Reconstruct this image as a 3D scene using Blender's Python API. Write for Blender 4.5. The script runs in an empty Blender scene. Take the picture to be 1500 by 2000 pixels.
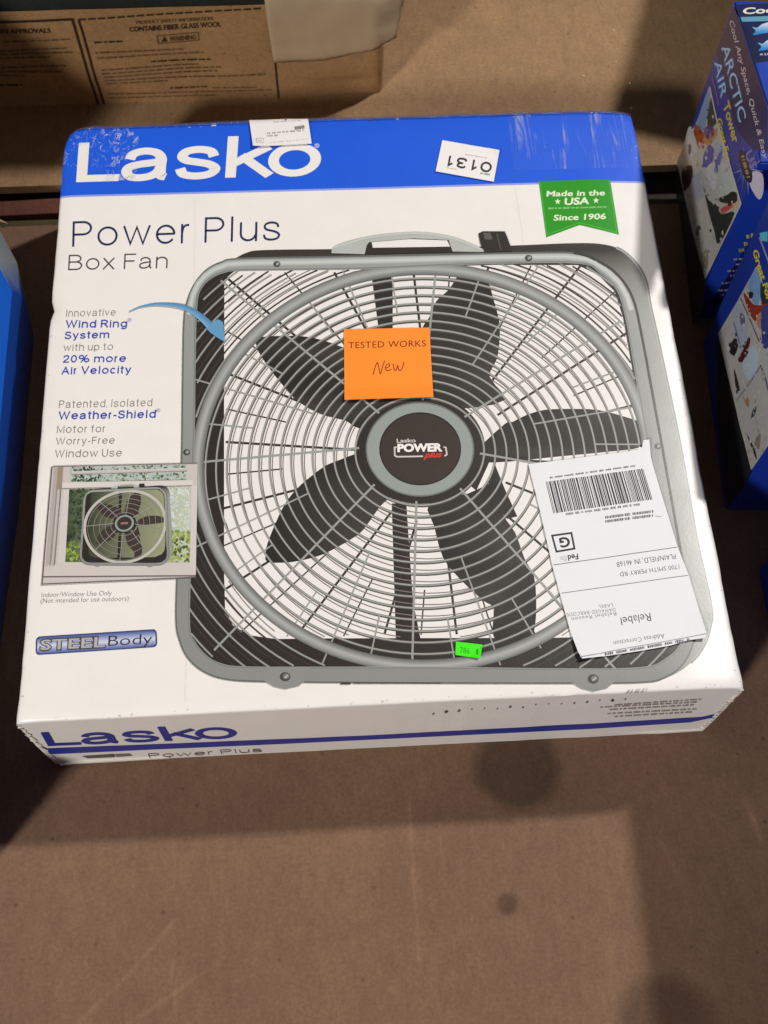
import bpy, bmesh, math, random
from mathutils import Vector, Matrix, noise
from mathutils.geometry import tessellate_polygon

random.seed(7)
SC = bpy.context.scene
COL = SC.collection
R_ = math.radians

# ------------------------------------------------------------------ camera
W, L, H = 0.560, 0.6010, 0.1305          # fan carton, metres (lying on its back)
CAM = Vector((0.2531, -0.2583, 1.0107))
# rows: camera right, camera down, camera forward, in world axes
RC = ((0.99839149, -0.05495025, 0.01396101),
      (-0.04347823, -0.90009763, -0.43351344),
      (0.03638794, 0.43220912, -0.90103895))
FPX = 2300.0
cd = bpy.data.cameras.new('camera'); cam = bpy.data.objects.new('camera', cd); COL.objects.link(cam)
cd.sensor_fit = 'VERTICAL'; cd.sensor_height = 36.0; cd.sensor_width = 27.0
cd.lens = FPX / 2000.0 * 36.0
cd.clip_start = 0.01; cd.clip_end = 100
cam.matrix_world = Matrix(((RC[0][0], -RC[1][0], -RC[2][0], CAM.x),
                           (RC[0][1], -RC[1][1], -RC[2][1], CAM.y),
                           (RC[0][2], -RC[1][2], -RC[2][2], CAM.z), (0, 0, 0, 1)))
cd.dof.use_dof = True; cd.dof.focus_distance = 0.99; cd.dof.aperture_fstop = 9.0
SC.camera = cam

# ------------------------------------------------------------------ light
world = bpy.data.worlds.new('World'); SC.world = world; world.use_nodes = True
bg = world.node_tree.nodes['Background']
bg.inputs[0].default_value = (1.0, 0.97, 0.93, 1); bg.inputs[1].default_value = 0.05

def area(name, loc, target, size, power, col, shape='DISK', size_y=None):
    d = bpy.data.lights.new(name, 'AREA'); o = bpy.data.objects.new(name, d); COL.objects.link(o)
    d.shape = shape; d.size = size; d.energy = power; d.color = col
    if size_y: d.size_y = size_y
    o.location = loc
    o.rotation_euler = (Vector(target) - Vector(loc)).to_track_quat('-Z', 'Y').to_euler()
    return o
area('ceiling_lamp', (0.28 + 0.74 * 4, 0.2 + 0.48 * 4, 4.1), (0.28, 0.25, 0.0), 0.26, 240, (1.0, 0.965, 0.92))
area('ceiling_lamp', (-2.4, -3.1, 3.0), (0.28, 0.1, 0.0), 0.55, 205, (1.0, 0.955, 0.90))
SC.view_settings.view_transform = 'Standard'
SC.view_settings.look = 'None'
SC.view_settings.exposure = 0.0
SC.view_settings.gamma = 1.0
SC.view_settings.use_curve_mapping = False

# ------------------------------------------------------------------ photograph pixel -> real surface
def ray(u, v):
    a, b = (u - 750) / FPX, (v - 1000) / FPX
    return Vector((RC[0][0] * a + RC[1][0] * b + RC[2][0],
                   RC[0][1] * a + RC[1][1] * b + RC[2][1],
                   RC[0][2] * a + RC[1][2] * b + RC[2][2]))

class Plane:
    """a flat surface with its own 2D axes (origin o, axes U and V, outward normal N)"""
    def __init__(s, o, U, V):
        s.o = Vector(o); s.U = Vector(U).normalized(); s.V = Vector(V).normalized(); s.N = s.U.cross(s.V).normalized()
    def loc(s, p):
        d = ray(*p); t = (s.o - CAM).dot(s.N) / d.dot(s.N); q = CAM + d * t - s.o
        return (q.dot(s.U), q.dot(s.V))
    def world(s, x, y, off):
        return s.o + s.U * x + s.V * y + s.N * off
    cuts_x = (); cuts_y = ()
    def normal(s, x, y): return s.N

def pl(tab, x):
    if x <= tab[0][0]: return tab[0][1]
    for (a, fa), (b, fb) in zip(tab, tab[1:]):
        if x <= b: return fa + (fb - fa) * (x - a) / (b - a)
    return tab[-1][1]
def slope(tab, x):
    def seg(i):
        i = max(0, min(len(tab) - 2, i)); return (tab[i + 1][1] - tab[i][1]) / (tab[i + 1][0] - tab[i][0])
    for i, (a, fa) in enumerate(tab):
        if abs(a - x) < 1e-6: return 0.5 * (seg(i - 1) + seg(i))
    for i in range(len(tab) - 1):
        if tab[i][0] < x < tab[i + 1][0]:
            # blend towards the averaged slopes of the two ends
            t = (x - tab[i][0]) / (tab[i + 1][0] - tab[i][0])
            return (1 - t) * 0.5 * (seg(i - 1) + seg(i)) + t * 0.5 * (seg(i) + seg(i + 1))
    return 0.0
FX = [(0, -.0024), (.0015, -.0014), (.004, -.0008), (.010, -.0004), (.016, -.0002), (.03, -.0001), (.07, 0), (.16, .0006), (.28, .0010), (.42, .0006), (.50, 0),
      (W - .046, -.0001), (W - .034, -.0006), (W - .022, -.0013), (W - .010, -.0022), (W - .005, -.0026), (W - .002, -.0032), (W, -.0042)]
FY = [(0, -.0026), (.0008, -.0013), (.002, -.0007), (.006, -.0002), (.02, 0), (.30, .0004), (L - .030, 0), (L - .010, -.0002), (L - .0065, -.0009), (L - .003, -.0028), (L - .001, -.0046), (L, -.0062)]
# wear along the four edges: piecewise linear along the edge, fading out 10 mm inwards
EG = 60
def _edge(seed, amp, ends):
    r = random.Random(seed); out = []
    for k in range(EG + 1):
        v = amp * (noise.noise((k * .23, seed * 3.1, 0)) + .5 * noise.noise((k * .9, seed * 3.1, 5)))
        d0, d1 = k / EG, 1 - k / EG
        v -= ends[0] * max(0, 1 - d0 / .045) + ends[1] * max(0, 1 - d1 / .045)
        out.append(v)
    return out
WEAR = {'l': _edge(1, .0009, (.0012, .005)), 'r': _edge(2, .0009, (.0014, .0012)), 'f': _edge(3, .0006, (.0010, .0012)), 'b': _edge(4, .0012, (.005, .0012))}
for k_, a_ in ((38, -.0022), (39, -.0012), (37, -.0008)): WEAR['l'][k_] += a_      # the notch in the left edge
PUSH = {'l': _edge(11, .0008, (-.0018, .005)), 'r': _edge(12, .0009, (-.0022, .001)), 'f': _edge(13, .0004, (.0, .0)), 'b': _edge(14, .0010, (.004, .001))}
PUSH['l'][38] -= .0022
def at_edge(tab, t):
    t = max(0, min(.99999, t)) * EG; i = int(t); return tab[i] + (tab[i + 1] - tab[i]) * (t - i)

class TopFace(Plane):
    cuts_x = tuple(a for a, _ in FX[1:-1]); cuts_y = tuple(a for a, _ in FY[1:-1])
    edge_x = tuple(W * k / EG for k in range(1, EG)); edge_y = tuple(L * k / EG for k in range(1, EG))
    def world(s, x, y, off):
        wl, wr, wf, wb = max(0, 1 - x / .010), max(0, 1 - (W - x) / .010), max(0, 1 - y / .006), max(0, 1 - (L - y) / .010)
        z = H + pl(FX, x) + pl(FY, y) + off; dx = dy = 0
        if wl: z += wl * at_edge(WEAR['l'], y / L); dx -= wl * at_edge(PUSH['l'], y / L)
        if wr: z += wr * at_edge(WEAR['r'], y / L); dx += wr * at_edge(PUSH['r'], y / L)
        if wf: z += wf * at_edge(WEAR['f'], x / W); dy -= wf * at_edge(PUSH['f'], x / W)
        if wb: z += wb * at_edge(WEAR['b'], x / W); dy += wb * at_edge(PUSH['b'], x / W)
        return Vector((x + dx, y + dy, z))
    def normal(s, x, y):
        n = Vector((-slope(FX, x), -slope(FY, y), 1))
        if x < .010 or x > W - .010 or y > L - .010 or y < .006:
            e = .0012; a = s.world(max(0, x - e), y, 0); b = s.world(min(W, x + e), y, 0); c = s.world(x, max(0, y - e), 0); d = s.world(x, min(L, y + e), 0)
            return (b - a).cross(d - c).normalized()
        return n.normalized()
TOP = TopFace((0, 0, H), (1, 0, 0), (0, 1, 0))
FRONT = Plane((0, 0, 0), (1, 0, 0), (0, 0, 1))       # normal -y

# ------------------------------------------------------------------ materials
def lin(c):
    c = c / 255.0
    return c / 12.92 if c <= 0.04045 else ((c + 0.055) / 1.055) ** 2.4
def rgb(c): return (lin(c[0]), lin(c[1]), lin(c[2]), 1.0)

class NT:
    def __init__(s, name):
        m = bpy.data.materials.new(name); m.use_nodes = True; s.m = m; s.t = m.node_tree
        s.b = s.t.nodes['Principled BSDF']; s.out = s.t.nodes['Material Output']
    def n(s, typ, **kw):
        nd = s.t.nodes.new(typ)
        for k, v in kw.items():
            if k.startswith('_'): setattr(nd, k[1:], v)
            else:
                nd.inputs[k.replace('__', ' ')].default_value = v
        return nd
    def l(s, a, b): s.t.links.new(a, b)

def mat_print(name, rough=0.36, bump=0.06, spec=0.5, attr=True, col=None, grime=0.05):
    q = NT(name); b = q.b
    geo = q.n('ShaderNodeNewGeometry')
    n1 = q.n('ShaderNodeTexNoise', Scale=9.0, Detail=3.0); n2 = q.n('ShaderNodeTexNoise', Scale=420.0, Detail=3.0)
    q.l(geo.outputs['Position'], n1.inputs['Vector']); q.l(geo.outputs['Position'], n2.inputs['Vector'])
    if attr:
        a = q.n('ShaderNodeAttribute', _attribute_name='Col'); csock = a.outputs['Color']
    else:
        a = q.n('ShaderNodeRGB'); a.outputs[0].default_value = rgb(col); csock = a.outputs[0]
    n3 = q.n('ShaderNodeTexNoise', Scale=26.0, Detail=6.0, Roughness=0.7); q.l(geo.outputs['Position'], n3.inputs['Vector'])
    mr = q.n('ShaderNodeMapRange'); mr.inputs['To Min'].default_value = 1 - grime; mr.inputs['To Max'].default_value = 1.0
    mr.inputs['From Min'].default_value = 0.3; mr.inputs['From Max'].default_value = 0.7
    q.l(n3.outputs['Fac'], mr.inputs['Value'])
    mx = q.n('ShaderNodeMix', _data_type='RGBA', _blend_type='MULTIPLY'); mx.inputs[0].default_value = 1.0
    q.l(csock, mx.inputs[6]); q.l(mr.outputs[0], mx.inputs[7]); q.l(mx.outputs[2], b.inputs['Base Color'])
    b1 = q.n('ShaderNodeBump', Strength=bump, Distance=0.02); q.l(n1.outputs['Fac'], b1.inputs['Height'])
    b2 = q.n('ShaderNodeBump', Strength=0.05, Distance=0.001); q.l(n2.outputs['Fac'], b2.inputs['Height']); q.l(b1.outputs[0], b2.inputs['Normal'])
    q.l(b2.outputs[0], b.inputs['Normal'])
    b.inputs['Roughness'].default_value = rough; b.inputs['Specular IOR Level'].default_value = spec
    return q.m

def mat_cardboard(name, attr=False, col=(150, 118, 86), fibre=1.0, rough=0.85):
    q = NT(name); b = q.b
    tc = q.n('ShaderNodeTexCoord')
    big = q.n('ShaderNodeTexNoise', Scale=5.5, Detail=4.0, Roughness=0.6); fine = q.n('ShaderNodeTexNoise', Scale=320.0, Detail=4.0, Roughness=0.75)
    mp = q.n('ShaderNodeMapping'); mp.inputs['Scale'].default_value = (1.0, 0.35, 1.0); q.l(tc.outputs['Object'], mp.inputs[0])
    fib = q.n('ShaderNodeTexNoise', Scale=140.0, Detail=5.0, Roughness=0.7); q.l(mp.outputs[0], fib.inputs['Vector'])
    for t in (big, fine): q.l(tc.outputs['Object'], t.inputs['Vector'])
    base = q.n('ShaderNodeAttribute', _attribute_name='Col').outputs['Color'] if attr else None
    if base is None:
        rg = q.n('ShaderNodeRGB'); rg.outputs[0].default_value = rgb(col); base = rg.outputs[0]
    def mul(sock, nz, lo, hi, fmin=0.3, fmax=0.7):
        mr = q.n('ShaderNodeMapRange'); mr.inputs['From Min'].default_value = fmin; mr.inputs['From Max'].default_value = fmax
        mr.inputs['To Min'].default_value = lo; mr.inputs['To Max'].default_value = hi; q.l(nz, mr.inputs['Value'])
        mx = q.n('ShaderNodeMix', _data_type='RGBA', _blend_type='MULTIPLY'); mx.inputs[0].default_value = 1.0
        q.l(sock, mx.inputs[6]); q.l(mr.outputs[0], mx.inputs[7]); return mx.outputs[2]
    s = mul(base, big.outputs['Fac'], 1 - .16 * fibre, 1 + .14 * fibre)
    s = mul(s, fine.outputs['Fac'], 1 - .24 * fibre, 1 + .20 * fibre)
    s = mul(s, fib.outputs['Fac'], 1 - .14 * fibre, 1 + .10 * fibre)
    vo = q.n('ShaderNodeTexVoronoi', Scale=75.0); q.l(tc.outputs['Object'], vo.inputs['Vector'])
    sp = q.n('ShaderNodeSeparateColor'); q.l(vo.outputs['Color'], sp.inputs[0])
    ad = q.n('ShaderNodeMath', _operation='MULTIPLY_ADD'); ad.inputs[1].default_value = .5; q.l(sp.outputs[0], ad.inputs[0]); q.l(vo.outputs['Distance'], ad.inputs[2])
    s = mul(s, ad.outputs[0], 0.62, 1.0, 0.08, 0.22)
    mid = q.n('ShaderNodeTexNoise', Scale=38.0, Detail=5.0, Roughness=0.7, Distortion=.6); q.l(tc.outputs['Object'], mid.inputs['Vector'])
    s = mul(s, mid.outputs['Fac'], 1 - .10 * fibre, 1 + .08 * fibre)
    q.l(s, b.inputs['Base Color'])
    bp = q.n('ShaderNodeBump', Strength=0.25, Distance=0.001); q.l(fine.outputs['Fac'], bp.inputs['Height']); q.l(bp.outputs[0], b.inputs['Normal'])
    b.inputs['Roughness'].default_value = rough; b.inputs['Specular IOR Level'].default_value = 0.25
    return q.m

def mat_tape(name, scale, lo=.55, hi=.72, amount=.6, base=.0, milk=(196, 204, 232), fine=True):
    """clear tape: see-through, with milky, shiny wrinkles"""
    q = NT(name); b = q.b
    geo = q.n('ShaderNodeNewGeometry'); mp = q.n('ShaderNodeMapping'); mp.inputs['Scale'].default_value = scale
    q.l(geo.outputs['Position'], mp.inputs[0])
    nz = q.n('ShaderNodeTexNoise', Scale=1.0, Detail=5.0, Roughness=0.65, Distortion=1.2); q.l(mp.outputs[0], nz.inputs['Vector'])
    n2 = q.n('ShaderNodeTexNoise', Scale=22.0, Detail=2.0); q.l(geo.outputs['Position'], n2.inputs['Vector'])
    m1 = q.n('ShaderNodeMapRange', _interpolation_type='SMOOTHSTEP'); m1.inputs['From Min'].default_value = lo; m1.inputs['From Max'].default_value = hi; m1.inputs['To Max'].default_value = amount; q.l(nz.outputs['Fac'], m1.inputs['Value'])
    m2 = q.n('ShaderNodeMapRange', _interpolation_type='SMOOTHSTEP'); m2.inputs['From Min'].default_value = .38; m2.inputs['From Max'].default_value = .62; q.l(n2.outputs['Fac'], m2.inputs['Value'])
    mu = q.n('ShaderNodeMath', _operation='MULTIPLY_ADD'); q.l(m1.outputs[0], mu.inputs[0]); q.l(m2.outputs[0], mu.inputs[1]); mu.inputs[2].default_value = base
    bp = q.n('ShaderNodeBump', Strength=0.7, Distance=0.004); q.l(nz.outputs['Fac'], bp.inputs['Height']); q.l(bp.outputs[0], b.inputs['Normal'])
    b.inputs['Base Color'].default_value = rgb(milk); b.inputs['Roughness'].default_value = .16; b.inputs['Specular IOR Level'].default_value = .7
    tr = q.n('ShaderNodeBsdfTransparent'); mx = q.n('ShaderNodeMixShader')
    q.l(mu.outputs[0], mx.inputs[0]); q.l(tr.outputs[0], mx.inputs[1]); q.l(b.outputs[0], mx.inputs[2]); q.l(mx.outputs[0], q.out.inputs[0])
    return q.m

M_PRINT = mat_print('coated_print')
M_PAPER = mat_print('paper_print', rough=0.6, bump=0.02, spec=0.3, grime=0.03)
M_GLOSS = mat_print('glossy_box_print', rough=0.28, bump=0.08)
M_KRAFT_INK = mat_print('kraft_ink', rough=0.8, bump=0.0, spec=0.2, grime=0.3)
M_FLOOR = mat_cardboard('worn_cardboard', attr=True, fibre=.8)
M_REAR = mat_cardboard('rear_cardboard', col=(143, 114, 84))
M_KRAFT = mat_cardboard('kraft_carton', col=(146, 112, 76), fibre=0.8)
M_EDGE = mat_cardboard('cardboard_edge', col=(176, 150, 116))
M_DARK = mat_cardboard('dark_deck', col=(46, 38, 32))
M_RED = mat_cardboard('red_wood', col=(96, 58, 48))
M_OLIVE = mat_cardboard('olive_wood', col=(74, 64, 42))
M_TAPE_L = mat_tape('tape_corner', (150, 90, 120), .52, .66, .75)
M_TAPE_R = mat_tape('tape_streaked', (95, 9, 60), .50, .72, .55, .02)
M_TAPE_E = mat_tape('tape_edge', (40, 190, 120), .42, .66, .45, .42, (104, 100, 132))

# ------------------------------------------------------------------ object helpers
def link(o, parent=None):
    COL.objects.link(o)
    if parent is not None: o.parent = parent
    return o
def tag(o, label=None, cat=None, group=None, kind=None):
    if label: o['label'] = label
    if cat: o['category'] = cat
    if group: o['group'] = group
    if kind: o['kind'] = kind
    return o
def thing(name, loc, label, cat, group=None):
    o = bpy.data.objects.new(name, None); o.empty_display_size = 0.02; o.location = loc; link(o)
    return tag(o, label, cat, group)
def obj(name, bm, mat, parent=None, smooth=False):
    me = bpy.data.meshes.new(name); bm.normal_update(); bm.to_mesh(me); bm.free()
    for m in (mat if isinstance(mat, (list, tuple)) else [mat]): me.materials.append(m)
    if smooth:
        for p in me.polygons: p.use_smooth = True
    o = bpy.data.objects.new(name, me); link(o, parent)
    if parent is not None: o.matrix_parent_inverse = Matrix.Translation(-Vector(parent.location))
    return o

# ------------------------------------------------------------------ curves in 2D
def catmull(pts, n=8, closed=False):
    P = [Vector(p) for p in pts]; out = []
    m = len(P); rng = range(m if closed else m - 1)
    for i in rng:
        p1, p2 = P[i], P[(i + 1) % m]
        p0 = P[i - 1] if (closed or i > 0) else p1 * 2 - p2
        p3 = P[(i + 2) % m] if (closed or i + 2 < m) else p2 * 2 - p1
        for k in range(n):
            t = k / n
            out.append(0.5 * ((2 * p1) + (p2 - p0) * t + (2 * p0 - 5 * p1 + 4 * p2 - p3) * t * t + (3 * p1 - p0 - 3 * p2 + p3) * t ** 3))
    if not closed: out.append(P[-1])
    return [(p.x, p.y) for p in out]
def ell(cx, cy, rx, ry, a0=0, a1=360, n=72, rot=0.0):
    out = []; c, s = math.cos(R_(rot)), math.sin(R_(rot))
    closed = abs(a1 - a0) >= 360
    for k in range(n if closed else n + 1):
        a = R_(a0 + (a1 - a0) * k / n); x, y = rx * math.cos(a), ry * math.sin(a)
        out.append((cx + c * x - s * y, cy + s * x + c * y))
    return out
def rrect(q, r, n=6):
    """rounded quad through four corner points (in order), corner radius fraction of the shorter edges in px"""
    out = []
    Q = [Vector(p) for p in q]
    for i in range(4):
        p, a, b = Q[i], Q[i - 1], Q[(i + 1) % 4]
        s = p + (a - p).normalized() * r; e = p + (b - p).normalized() * r
        for k in range(n + 1):
            t = k / n; out.append(tuple((1 - t) ** 2 * s + 2 * t * (1 - t) * p + t * t * e))
    return out
def lerp2(a, b, t): return (a[0] + (b[0] - a[0]) * t, a[1] + (b[1] - a[1]) * t)
def quadmap(q, s, t):
    """q = TL, TR, BR, BL; s across, t down"""
    return lerp2(lerp2(q[0], q[1], s), lerp2(q[3], q[2], s), t)
def mixc(a, b, t): return tuple(a[i] + (b[i] - a[i]) * t for i in range(3))

LAYER = 2.5e-5
class Print:
    """flat printed shapes on one surface, collected into ONE mesh with a colour per vertex"""
    def __init__(s, surf, base=0.0001, pm=None):
        s.surf = surf; s.base = base; s.bm = bmesh.new(); s.lay = s.bm.verts.layers.float.new('lay')
        s.col = s.bm.verts.layers.float_color.new('Col'); s.pm = pm
    def _v(s, p, c, layer, local=False):
        if not local:
            if s.pm: p = s.pm(p)
            p = s.surf.loc(p)
        v = s.bm.verts.new((p[0], p[1], 0)); v[s.lay] = layer; v[s.col] = rgb(c); return v
    def poly(s, pts, col, layer=1, holes=(), local=False):
        loops = [list(pts)] + [list(h) for h in holes]
        flat = [p for lp in loops for p in lp]
        cf = col if callable(col) else (lambda p: col)
        vs = [s._v(p, cf(p), layer, local) for p in flat]
        for tri in tessellate_polygon([[Vector((p[0], p[1], 0)) for p in lp] for lp in loops]):
            try: s.bm.faces.new([vs[i] for i in tri])
            except ValueError: pass
    def ribbon(s, path, w, col, layer=1, closed=False, prof=None, local=False, sx=1.0, taper=None):
        """w in px; prof = [(offset -0.5..0.5, colour)]; sx widens the pen horizontally"""
        P = [Vector((p[0] / sx, p[1])) for p in path]; m = len(P)
        if m < 2: return
        prof = prof or [(-.5, col), (.5, col)]
        rows = []
        for i, p in enumerate(P):
            a = P[i - 1] if (closed or i > 0) else None; b = P[(i + 1) % m] if (closed or i + 1 < m) else None
            d1 = (p - a) if a is not None else (b - p); d2 = (b - p) if b is not None else (p - a)
            if d1.length < 1e-9: d1 = d2
            if d2.length < 1e-9: d2 = d1
            d1 = d1.normalized(); d2 = d2.normalized(); n1 = Vector((-d1.y, d1.x)); n2 = Vector((-d2.y, d2.x))
            n = n1 + n2
            n = n1 if n.length < 1e-4 else n.normalized()
            k = 1.0 / max(0.45, n.dot(n1))
            ww = w * (taper(i / (m - 1)) if taper else 1.0)
            rows.append([s._v(((p.x + n.x * o * ww * k) * sx, p.y + n.y * o * ww * k), c, layer, local) for o, c in prof])
        for i in range(m if closed else m - 1):
            r0, r1 = rows[i], rows[(i + 1) % m]
            for j in range(len(prof) - 1):
                try: s.bm.faces.new((r0[j], r0[j + 1], r1[j + 1], r1[j]))
                except ValueError: pass
    def text(s, body, p0, p1, up, col, layer=1, bold=0.0, space=1.0, shear=0.0):
        """baseline p0->p1 in px, up = px vector of the capital height"""
        cu = bpy.data.curves.new('t', 'FONT'); cu.body = body; cu.size = 1.0; cu.offset = bold; cu.resolution_u = 3
        cu.space_character = space; cu.shear = shear
        ob = bpy.data.objects.new('t', cu); COL.objects.link(ob)
        dg = bpy.context.evaluated_depsgraph_get(); dg.update()
        me = bpy.data.meshes.new_from_object(ob.evaluated_get(dg))
        bpy.data.objects.remove(ob); bpy.data.curves.remove(cu)
        if not me.vertices: return
        x0 = min(v.co.x for v in me.vertices); x1 = max(v.co.x for v in me.vertices)
        cap = 0.70
        vs = []
        for v in me.vertices:
            t = (v.co.x - x0) / max(1e-6, x1 - x0); b = lerp2(p0, p1, t); h = v.co.y / cap
            vs.append(s._v((b[0] + up[0] * h, b[1] + up[1] * h), col, layer))
        for p in me.polygons:
            try: s.bm.faces.new([vs[i] for i in p.vertices])
            except ValueError: pass
        bpy.data.meshes.remove(me)
    def glyphs(s, body, p0, p1, up, col, layer, pen, gap=0.16):
        """monoline lettering from the stroke table: pen = stroke thickness as fraction of cap height, letters widened to fill p0-p1"""
        def lay(sx):
            adv = []; x = 0
            for ch in body:
                if ch == ' ': x += 0.26 * sx; adv.append(None); continue
                wd = GLYPH[ch][0] * sx + (pen if ch in 'liI' else 0); adv.append((x, wd)); x += wd + gap * sx
            return adv, x - gap * sx
        want = math.hypot(p1[0] - p0[0], p1[1] - p0[1]) / math.hypot(*up)
        sx = 1.0
        for _ in range(8): sx *= want / lay(sx)[1]
        adv, tot = lay(sx)
        def put(pt):
            b = lerp2(p0, p1, pt[0] / tot); return (b[0] + up[0] * pt[1], b[1] + up[1] * pt[1])
        for ch, a in zip(body, adv):
            if a is None: continue
            g = GLYPH[ch]; hh = {'c': 1.0, 'x': XH, 'a': 1.0}[g[1]]
            for j, st in enumerate(g[2]):
                i_ = pen / 2
                pts = [(a[0] + i_ + q[0] * max(1e-4, a[1] - 2 * i_), (i_ + q[1] * (hh - 2 * i_)) if len(q) < 3 else q[2]) for q in st]
                closed = (pts[0] == pts[-1] and len(pts) > 3)
                if closed: pts = pts[:-1]
                s._glyph_ribbon(pts, pen, 1.0, put, col, layer + j, closed)
    def _glyph_ribbon(s, pts, pen, sx, put, col, layer, closed):
        P = [Vector((p[0] / sx, p[1])) for p in pts]; m = len(P)
        if not closed:
            P[0] = P[0] + (P[0] - P[1]).normalized() * pen * .5 if (P[0] - P[1]).length > .2 else P[0]
            P[-1] = P[-1] + (P[-1] - P[-2]).normalized() * pen * .5 if (P[-1] - P[-2]).length > .2 else P[-1]
        rows = []
        for i, p in enumerate(P):
            a = P[i - 1] if (closed or i > 0) else None; b = P[(i + 1) % m] if (closed or i + 1 < m) else None
            d1 = (p - a) if a is not None else (b - p); d2 = (b - p) if b is not None else (p - a)
            d1 = d1.normalized(); d2 = d2.normalized(); n1 = Vector((-d1.y, d1.x)); n2 = Vector((-d2.y, d2.x)); n = n1 + n2
            n = n1 if n.length < 1e-4 else n.normalized()
            k = 1.0 / max(0.5, n.dot(n1))
            rows.append([s._v(put(((p.x + n.x * o * pen * k) * sx, p.y + n.y * o * pen * k)), col, layer) for o in (-.5, .5)])
        for i in range(m if closed else m - 1):
            r0, r1 = rows[i], rows[(i + 1) % m]
            try: s.bm.faces.new((r0[0], r0[1], r1[1], r1[0]))
            except ValueError: pass
    def dashes(s, p0, p1, h, col, layer=1, mean=14, gap=3, seed=0, wob=0.35):
        """a row of printing too small to read: short bars of word length"""
        rnd = random.Random(seed); Lp = math.hypot(p1[0] - p0[0], p1[1] - p0[1]); x = 0
        while x < Lp - 2:
            wd = mean * rnd.uniform(.35, 1.5); e = min(Lp, x + wd)
            y = x
            while y < e - .5:      # letters inside the word
                z = min(e, y + h * rnd.uniform(.4, .75))
                hh = h * rnd.uniform(1 - wob, 1)
                s.ribbon([lerp2(p0, p1, y / Lp), lerp2(p0, p1, (z - h * .16) / Lp)], hh, col, layer); y = z
            x = e + gap
    def build(s, name, mat, parent):
        bm = s.bm; sf = s.surf
        for v in bm.verts:
            if sf is TOP:
                v.co.x = max(0.0, min(W, v.co.x)); v.co.y = max(0.0, min(L, v.co.y))
        def cut(co, no):
            g = bm.verts[:] + bm.edges[:] + bm.faces[:]
            bmesh.ops.bisect_plane(bm, geom=g, dist=1e-7, plane_co=co, plane_no=no)
        if bm.verts:
            x0 = min(v.co.x for v in bm.verts); x1 = max(v.co.x for v in bm.verts); y0 = min(v.co.y for v in bm.verts); y1 = max(v.co.y for v in bm.verts)
            reach = sf is TOP and (x0 < .010 or x1 > W - .010 or y1 > L - .010 or y0 < .006)
            for c in (sorted(set(sf.cuts_x + sf.edge_x)) if reach else sf.cuts_x):
                if x0 < c < x1: cut((c, 0, 0), (1, 0, 0))
            for c in (sorted(set(sf.cuts_y + sf.edge_y)) if reach else sf.cuts_y):
                if y0 < c < y1: cut((0, c, 0), (0, 1, 0))
        nrm = []
        bm.verts.index_update()
        bm.normal_update()
        for f in bm.faces:
            if f.normal.z < 0: f.normal_flip()
        for v in bm.verts:
            nrm.append(sf.normal(v.co.x, v.co.y)); v.co = sf.world(v.co.x, v.co.y, s.base + v[s.lay] * LAYER)
        o = obj(name, bm, mat, parent)
        for p in o.data.polygons: p.use_smooth = True
        o.data.normals_split_custom_set_from_vertices([tuple(n) for n in nrm])
        return o

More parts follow.
